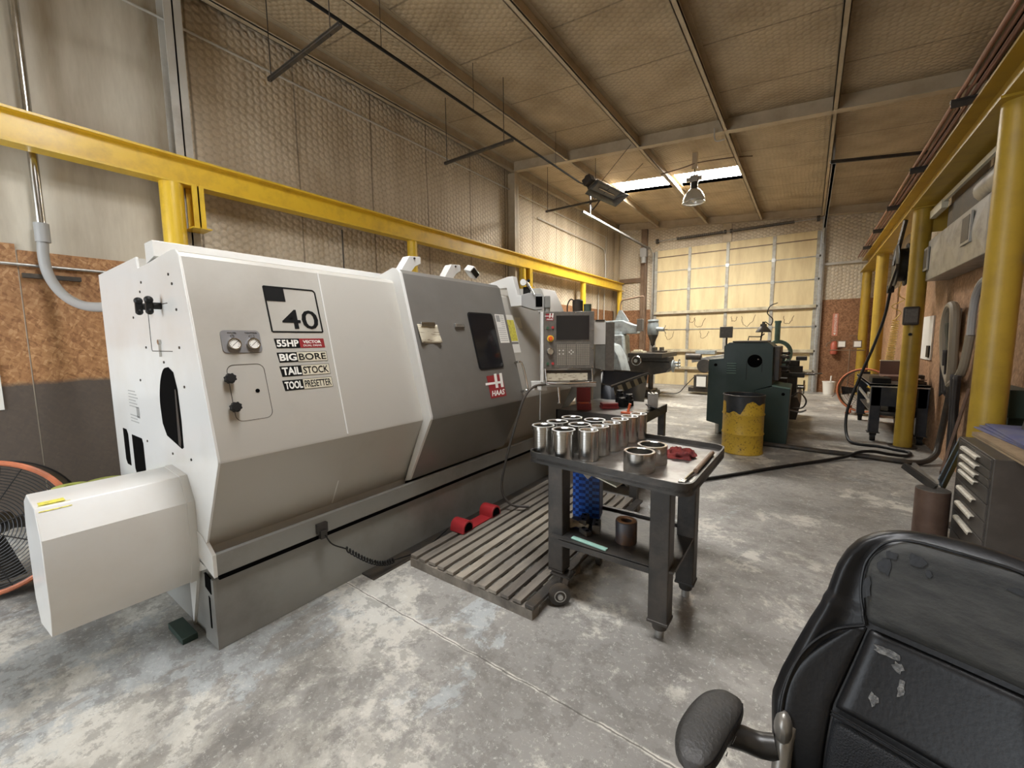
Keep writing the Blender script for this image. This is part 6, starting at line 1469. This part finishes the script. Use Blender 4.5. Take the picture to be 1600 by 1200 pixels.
# ---------------------------------------------------------------- drawer cabinet on the right
pmat('cabinet_brown', (0.060, 0.053, 0.046), 0.42, 0.15, (0.085, 0.075, 0.065), 5, 0.45, 0.7)
pmat('handle_cream', (0.60, 0.56, 0.47), 0.4, 0, (0.42, 0.38, 0.3), 20)
cb = thing('drawer_cabinet', 'brown steel drawer cabinet with cream handles at the right edge', 'cabinet', (1.2, 4.08, 0))
B().box(.965, 1.47, 3.72, 4.44, 0.02, .845).build('body', 'cabinet_brown', cb, bevel=.006)
B().box(.975, 1.47, 3.73, 4.43, 0, .02).build('plinth', 'dark_iron', cb)
zs = [.835, .765, .705, .65, .545, .43, .305, .15]
hz = [.795, .735, .675, .625, .505, .39, .28]
for k in range(7):
    d = B().box(.957, .967, 3.745, 4.40, zs[k + 1] + .004, zs[k] - .004).build('drawer', 'cabinet_brown', cb, bevel=.002)
    z = hz[k]; pr = [(.957, z + .014), (.942, z + .014), (.932, z + .006), (.932, z - .010), (.936, z - .010), (.938, z + .004), (.944, z + .009), (.957, z + .009)]
    B().prism(pr, 'y', 3.925, 4.255).build('handle', 'handle_cream', d)
B().box(.957, .967, 3.745, 4.40, .03, .145).build('kick_panel', 'cabinet_brown', cb)
B().cyl((.957, 4.02, .822), (.951, 4.02, .822), .008, n=10).build('lock', 'bright_steel', cb)
pmat('plywood_edge', (0.34, 0.25, 0.15), 0.7, 0, (0.18, 0.12, 0.07), 10, stretch=(1, .4, 6))
for k in range(2):
    tag(B().poly([(1.04, 4.50, .847 + k * .017), (1.05, 3.45, .847 + k * .017), (1.48, 3.45, .847 + k * .017), (1.48, 4.6, .847 + k * .017)], .014, (0, 0, 1)).build('plywood_board', 'plywood_edge', loc=(1.2, 4, .85)), 'plywood board on the drawer cabinet, %s of two' % ('lower', 'upper')[k], 'board')
pmat('blue_sheet', (0.10, 0.11, 0.24), 0.6, 0, (0.17, 0.17, 0.22), 6, .4, .65)
tb_ = thing('blue_binders', 'stack of flat blue plastic folders on the plywood', 'folder', (1.25, 4.2, .88))
for k in range(3):
    M_ = Matrix.Translation((1.27 + .01 * k, 4.25 + .01 * k, .879 + k * .013)) @ Matrix.Rotation(rad(4 - k * 3), 4, 'Z')
    B(M_).box(-.15, .20, -.42, .45, 0, .011).build('folder', 'blue_sheet', tb_, bevel=.003)
sb = thing('round_stock', 'short thick brown steel bar standing on end by the cabinet', 'steel bar', (.845, 4.40, 0))
pmat('rust_brown', (0.115, 0.07, 0.05), 0.5, 0.3, (0.17, 0.11, 0.08), 6)
B().cyl((.845, 4.40, 0), (.845, 4.40, .42), .100, n=40).build('bar', 'rust_brown', sb, bevel=.004)
B().cyl((.845, 4.40, .42), (.845, 4.40, .422), .097, n=40).build('sawn_face', 'cart_top', sb)
pmat('blue_steel', (0.13, 0.17, 0.20), 0.45, 0.3)
tag(B().beam((.98, 4.9, .43), (1.40, 6.3, 1.02), .02, .05).build('leaning_bar', 'rust_brown', loc=(1, 4.9, .4)), 'rusty flat bar leaning up to the right wall behind the cabinet', 'bar')
tag(B().beam((.90, 4.48, .435), (1.06, 4.8, .72), .16, .006, (1, 0, .4)).beam((.9, 4.48, .44), (1.06, 4.8, .73), .02, .02).build('angle_steel', 'blue_steel', loc=(.95, 4.6, .45)), 'blue grey steel angle leaning between the round bar and the cabinet', 'angle')
tag(B().beam((.86, 4.42, .425), (.70, 4.62, .53), .025, .05).build('short_flat', 'cart_steel', loc=(.8, 4.5, .42)), 'short dark flat bar poking left from the top of the round bar', 'bar')
tag(B().beam((.88, 4.5, .425), (.78, 4.75, .52), .02, .03).build('short_flat', 'galvanised', loc=(.8, 4.6, .42)), 'short pale flat bar beside the dark one on the round bar', 'bar')
# boxes behind the nearest post
gm = thing('bench_grinder', 'dark green boxed tool on the right wall behind the nearest post', 'tool', (1.4, 5.3, .9))

B().box(1.34, 1.485, 5.0, 5.75, .93, 1.16).build('housing', 'grinder_green', gm, bevel=.01)
B().box(1.36, 1.485, 5.05, 5.7, 0, .93).build('stand', 'grinder_green', gm)
for y in (5.2, 5.5): B().cyl((1.335, y, 1.04), (1.342, y, 1.04), .03, n=12).build('knob', 'galvanised', gm)
tag(B().beam((1.30, 4.45, .90), (1.42, 4.62, 1.20), .03, .03).build('wooden_strip', 'plywood_edge', loc=(1.3, 4.5, .9)), 'thin wooden strip leaning behind the folders', 'strip')
cs = thing('control_case', 'grey ribbed machine part at the right edge behind the folders', 'case', (1.42, 4.3, .95))
B().prism([(4.05, .92), (4.6, .92), (4.5, 1.12), (4.1, 1.14)], 'x', 1.30, 1.485).build('lower_shell', 'console_grey', cs, bevel=.01)
B().box(1.29, 1.485, 4.1, 4.5, 1.14, 1.16).build('bright_lip', 'galvanised', cs)
B().box(1.33, 1.485, 4.1, 4.5, 1.16, 1.34).build('upper_shell', 'grinder_green', cs, bevel=.01)
cs.location = (1.42, 4.3, .92)
tag(B().lathe([(0, 0), (.06, 0), (.07, .01), (.05, .022), (0, .026)], (.84, 3.15, 0.0), n=20).build('scrap_foil', 'bright_steel', loc=(.84, 3.15, 0)), 'bright scrap of metal on the floor by the cabinet', 'scrap')

# ---------------------------------------------------------------- office chair
pmat('leather', (0.007, 0.007, 0.0075), 0.36, 0, (0.010, 0.010, 0.011), 9, 0.4, 0.7, 0.05, 120, rough2=0.42, spec=0.30)
pmat('leather_mesh', (0.010, 0.011, 0.013), 0.5, 0, None, bump=0.4, bscale=300, spec=0.3)
pmat('chair_silver', (0.26, 0.245, 0.22), 0.36, 0.6)
# peeled headrest: grey backing cloth with flakes of black leather left on
m = new_mat('peeled_leather'); N_, L_ = nt(m); bs = N_['Principled BSDF']
tc = N_.new('ShaderNodeTexCoord')
def nzz(scale, det, st, ro=.65):
    mp = N_.new('ShaderNodeMapping'); mp.inputs['Scale'].default_value = st; mp.inputs['Rotation'].default_value = (0, 0, rad(20)); L_.new(tc.outputs['Object'], mp.inputs[0])
    n = N_.new('ShaderNodeTexNoise'); n.inputs['Scale'].default_value = scale; n.inputs['Detail'].default_value = det; n.inputs['Roughness'].default_value = ro; L_.new(mp.outputs[0], n.inputs[0]); return n
n1 = nzz(5, 8, (1, 1, 4), .72); r1 = N_.new('ShaderNodeValToRGB'); r1.color_ramp.elements[0].position = .36; r1.color_ramp.elements[0].color = (0.014, 0.015, 0.015, 1); r1.color_ramp.elements[1].position = .62; r1.color_ramp.elements[1].color = (0.046, 0.046, 0.042, 1)
L_.new(n1.outputs[0], r1.inputs[0]); L_.new(r1.outputs[0], bs.inputs['Base Color']); bs.inputs['Roughness'].default_value = .75
n2 = nzz(70, 6, (1, 1, 1.5)); bp = N_.new('ShaderNodeBump'); bp.inputs['Strength'].default_value = .35; bp.inputs['Distance'].default_value = .004; L_.new(n2.outputs[0], bp.inputs['Height']); L_.new(bp.outputs[0], bs.inputs['Normal'])
CW = Vector((.9397, -.342, 0)); CN = Vector((-.342, -.9397, 0))
CU = (-CN * math.sin(rad(12)) + Vector((0, 0, 1)) * math.cos(rad(12))).normalized()
CNN = CW.cross(CU) 
CO = Vector((.283, 1.197, .94))
CH = Matrix(((CW.x, CU.x, CNN.x, CO.x), (CW.y, CU.y, CNN.y, CO.y), (CW.z, CU.z, CNN.z, CO.z), (0, 0, 0, 1)))   # local x = width, y = up the back, z = out of the front
och = thing('office_chair', 'worn black leather office chair with a peeling grey headrest in the foreground', 'chair', (.15, .95, 0))
PROF = [(-.52, .20), (-.47, .235), (-.40, .262), (-.33, .268), (-.25, .279), (-.19, .271), (-.12, .255), (-.05, .237), (0, .221), (.05, .214), (.10, .206), (.14, .193), (.17, .176), (.195, .150), (.21, .120), (.221, .080), (.226, .02)]
def halfw(t):
    if t <= PROF[0][0]: return PROF[0][1]
    for (a, wa), (c, wc) in zip(PROF[:-1], PROF[1:]):
        if a <= t <= c:
            k = (t - a) / (c - a); return wa + (wc - wa) * k
    return 0.01
def curve(s, t):       # the whole back bows: lumbar forward, wings forward
    return 0.035 * math.exp(-((t + .30) / .16) ** 2) + 0.55 * s * s * (1.0 if t < .02 else .35) - 0.10 * max(0, t - .08) - .06 * max(0, -.4 - t)
def shell(u, v):
    t = -.52 + .746 * (1 - (1 - v) ** 1.35); W = halfw(t)
    a = 2 * PI * u; ca, sa = math.cos(a), math.sin(a)
    e = .62
    s = W * math.copysign(abs(ca) ** e, ca)
    T = .058 * min(1, (.228 - t) / .05) ** .5 if t > .178 else .058
    h = T * math.copysign(abs(sa) ** e, sa)
    if sa > 0:   # rolled side bolsters
        q = abs(s) / W
        h += .022 * math.exp(-((q - .90) / .09) ** 2) * min(1, (.23 - t) / .1)
    return Vector((s, t, h + curve(s, t)))
b = B(CH); V = b.grid(shell, 72, 60, closed_u=True)
b._face(V[0][::-1]); b._face(V[-1])
b.build('backrest_shell', 'leather', och, angle=80)
def pillow(name, mat, t0, t1, sl, sr, base, puff, nu=40, nv=30, edge=.16, par=None):
    def f(u, v):
        t = t0 + (t1 - t0) * v; a, c = sl(t), sr(t); s = a + (c - a) * u
        eu = min(u, 1 - u) / edge; ev = min(v, 1 - v) / edge
        k = (1 - (1 - min(1, eu)) ** 2) ** .5 * (1 - (1 - min(1, ev)) ** 2) ** .5
        return Vector((s, t, base + puff * k + curve(s, t)))
    b = B(CH); b.grid(f, nu, nv); return b.build(name, mat, par or och, solid=.004, angle=80)
hsl = lambda t: -(.125 + .018 * math.sin(min(1, max(0, t / .2)) * PI)) * (1 if t < .13 else max(.55, 1 - ((t - .13) / .08) ** 2 * .42))
pillow('headrest_pad', 'peeled_leather', .0, .205, hsl, lambda t: -hsl(t), .050, .026, edge=.13)
psl = lambda t: -(.120 + .035 * min(1, max(0, -t / .2)))
pillow('upper_panel', 'leather', -.205, -.008, psl, lambda t: -psl(t), .050, .018, edge=.10)
pillow('lumbar_panel', 'leather_mesh', -.47, -.213, psl, lambda t: -psl(t), .050, .022, edge=.10)
wsl = lambda t: -(.13 + .115 * math.sin(min(1, (-t) / .22) * PI / 2)) if t > -.22 else -.245 + .02 * (-.22 - t)
for s_ in (-1, 1):
    a_ = (lambda t: wsl(t)) if s_ < 0 else (lambda t: -psl(t) + .004)
    c_ = (lambda t: psl(t) - .004) if s_ < 0 else (lambda t: -wsl(t))
    pillow('side_panel', 'leather', -.47, -.012, a_, c_, .0555, .005, nu=16, edge=.25)
def seam(pts, par=och, r=.0024, name='seam', mat='leather'):
    P = smooth_path([(s, t, 0) for s, t in pts], 6)
    P = [CH @ Vector((p.x, p.y, .0535 + lift + curve(p.x, p.y))) for p in P]
    B().tube(P, r, 6).build(name, mat, par)
lift = .012
for s_ in (-1, 1):
    lift = .012
    seam([(s_ * .127, -.005), (s_ * .18, -.045), (s_ * .225, -.12), (s_ * .243, -.22), (s_ * .236, -.34), (s_ * .228, -.47)], r=.0035)
    seam([(s_ * .134, -.012), (s_ * .184, -.052), (s_ * .228, -.125), (s_ * .247, -.22), (s_ * .240, -.34), (s_ * .232, -.47)], r=.0016)
    lift = .010
    seam([(s_ * .128, -.005), (s_ * .143, .05), (s_ * .147, .10), (s_ * .142, .14), (s_ * .118, .185), (s_ * .075, .205), (0, .208)], r=.003)
lift = .020
seam([(-.155, -.207), (-.05, -.209), (.05, -.209), (.155, -.207)], r=.0022)
seam([(-.155, -.214), (-.05, -.216), (.05, -.216), (.155, -.214)], r=.0022)
pmat('bare_cloth', (0.09, 0.09, 0.09), .8, 0, (0.2, 0.2, 0.19), 60, .45, .6, .4, 120)
def flake(s0, t0, sw, tw, base, mat='bare_cloth', name='peeled_patch', n=12):
    pts = []
    for i in range(n):
        a = 2 * PI * i / n; k = random.uniform(.55, 1.1)
        s, t = s0 + sw * k * math.cos(a), t0 + tw * k * math.sin(a)
        pts.append(CH @ Vector((s, t, base + curve(s, t))))
    B().poly(pts, .0012, CNN).build(name, mat, och)
for q in ((-.085, -.040, .028, .012), (-.055, -.10, .008, .020), (-.093, -.145, .009, .016), (-.065, -.06, .010, .012), (-.2, -.40, .02, .01), (-.215, -.34, .006, .006), (-.16, -.42, .008, .005)): flake(*q, .0708 if q[0] > -.12 else .0632)
for q in ((-.060, .172, .022, .014), (-.108, .14, .014, .022), (-.040, .150, .008, .010), (-.132, .08, .008, .03), (-.10, .165, .012, .01), (.09, .17, .03, .008)): flake(*q, .0785 if abs(q[0]) < .115 else .0755, 'leather', 'leather_flake')
# armrests, seat and base
def armrest(s_):
    def T(p): # mirror across the chair's middle plane
        v = Vector(p) - CO; k = v.dot(CW) 
        return Vector(p) if s_ < 0 else Vector(p) - CW * 2 * k
    o = Vector((-.112, 1.15, .66)); q = Vector((-.168, .885, .655)); d = (q - o).normalized(); x = Vector((-d.y, d.x, 0)).normalized()
    def f(u, v):
        a = 2 * PI * u; L_ = (q - o).length
        k = v; c = o + d * (L_ * k) - x * .012 * math.sin(k * PI)
        w = .052 * (max(0.02, 1 - abs(2 * k - 1) ** 3.2)) ** .5
        h = .024 * (max(0.02, 1 - abs(2 * k - 1) ** 4)) ** .5
        ca, sa = math.cos(a), math.sin(a)
        return T(c + x * w * math.copysign(abs(ca) ** .7, ca) + Vector((0, 0, h * math.copysign(abs(sa) ** .7, sa))))
    b = B(); V = b.grid(f, 28, 28, closed_u=True); b._face(V[0]); b._face(V[-1])
    pad = b.build('armrest_pad', 'arm_vinyl', och, angle=80)
    P = [T(o + d * ((q - o).length * k) + x * (.0475 * (max(.02, 1 - abs(2 * k - 1) ** 3.2)) ** .5 - .012 * math.sin(k * PI)) + Vector((0, 0, .012))) for k in [i / 24 for i in range(2, 23)]]
    B().tube(P, .002, 5).build('pad_seam', 'leather', pad)
    B().tube([T(p) for p in smooth_path([(-.115, 1.05, .635), (-.08, 1.075, .62), (-.045, 1.085, .615), (-.01, 1.09, .625)], 5)], .027, 12, taper=None).build('arm_bracket', 'arm_plastic', och)
    B().tube([T(p) for p in smooth_path([(.012, 1.115, .68), (.004, 1.10, .65), (.0, 1.08, .60), (.0, 1.05, .52), (.01, 1.02, .46), (.03, 1.0, .42), (.10, .98, .41)], 5)], .019, 14, taper=None).build('arm_stem', 'chair_silver', och)
    B().ball(T((.0, 1.105, .67)), .020, .03, .042).build('stem_cap', 'chair_silver', och)
    for k in range(3):
        c = o + d * (.12 + .05 * k) + x * .040; rr = [T(c + d * random.uniform(-.014, .014) + Vector((0, 0, random.uniform(-.018, -.004))) + x * .003) for _ in range(5)]
        B().poly(rr, .001, x).build('torn_patch', 'bare_cloth', pad)
pmat('arm_vinyl', (0.020, 0.019, 0.017), .5, 0, (0.034, 0.031, 0.028), 14, .4, .7, .3, 120); pmat('arm_plastic', (0.02, 0.018, 0.016), .35)
armrest(-1); armrest(1)
SC = CO + CN * .30; SC = Vector((SC.x, SC.y, .44))
SM = Matrix(((CW.x, CN.x, 0, SC.x), (CW.y, CN.y, 0, SC.y), (0, 0, 1, SC.z), (0, 0, 0, 1)))
def seatf(u, v):
    a = 2 * PI * u; ph = (v - .5) * PI
    e = .45; ca, sa = math.cos(a), math.sin(a); r = math.cos(ph) ** .35
    return Vector((.265 * r * math.copysign(abs(ca) ** e, ca), .27 * r * math.copysign(abs(sa) ** e, sa), .055 * math.copysign(abs(math.sin(ph)) ** .8, math.sin(ph))))
b = B(SM); b.grid(seatf, 40, 18, closed_u=True); b.build('seat', 'leather', och, angle=80)
B(SM).box(-.12, .12, -.15, .15, -.10, -.05).build('tilt_mechanism', 'arm_plastic', och, bevel=.01)
B(SM).cyl((0, 0, -.10), (0, 0, -.34), .03, n=16).build('gas_lift', 'chair_silver', och)
for k in range(5):
    a = rad(72 * k + 20); x, y = .30 * math.cos(a), .30 * math.sin(a)
    o = B(SM).beam((0, 0, -.33), (x, y, -.37), .045, .03).build('base_leg', 'arm_plastic', och, bevel=.006)
    B(SM).cyl((x - .012, y, -.413), (x + .012, y, -.413), .027, n=16).cyl((x, y, -.41), (x, y, -.37), .008, n=8).build('caster', 'black_rubber', o)
B().beam(CO + CU * -.45 - CNN * .03, SC + Vector((0, 0, -.05)) - CN * .1, .07, .02).build('back_bracket', 'arm_plastic', och)
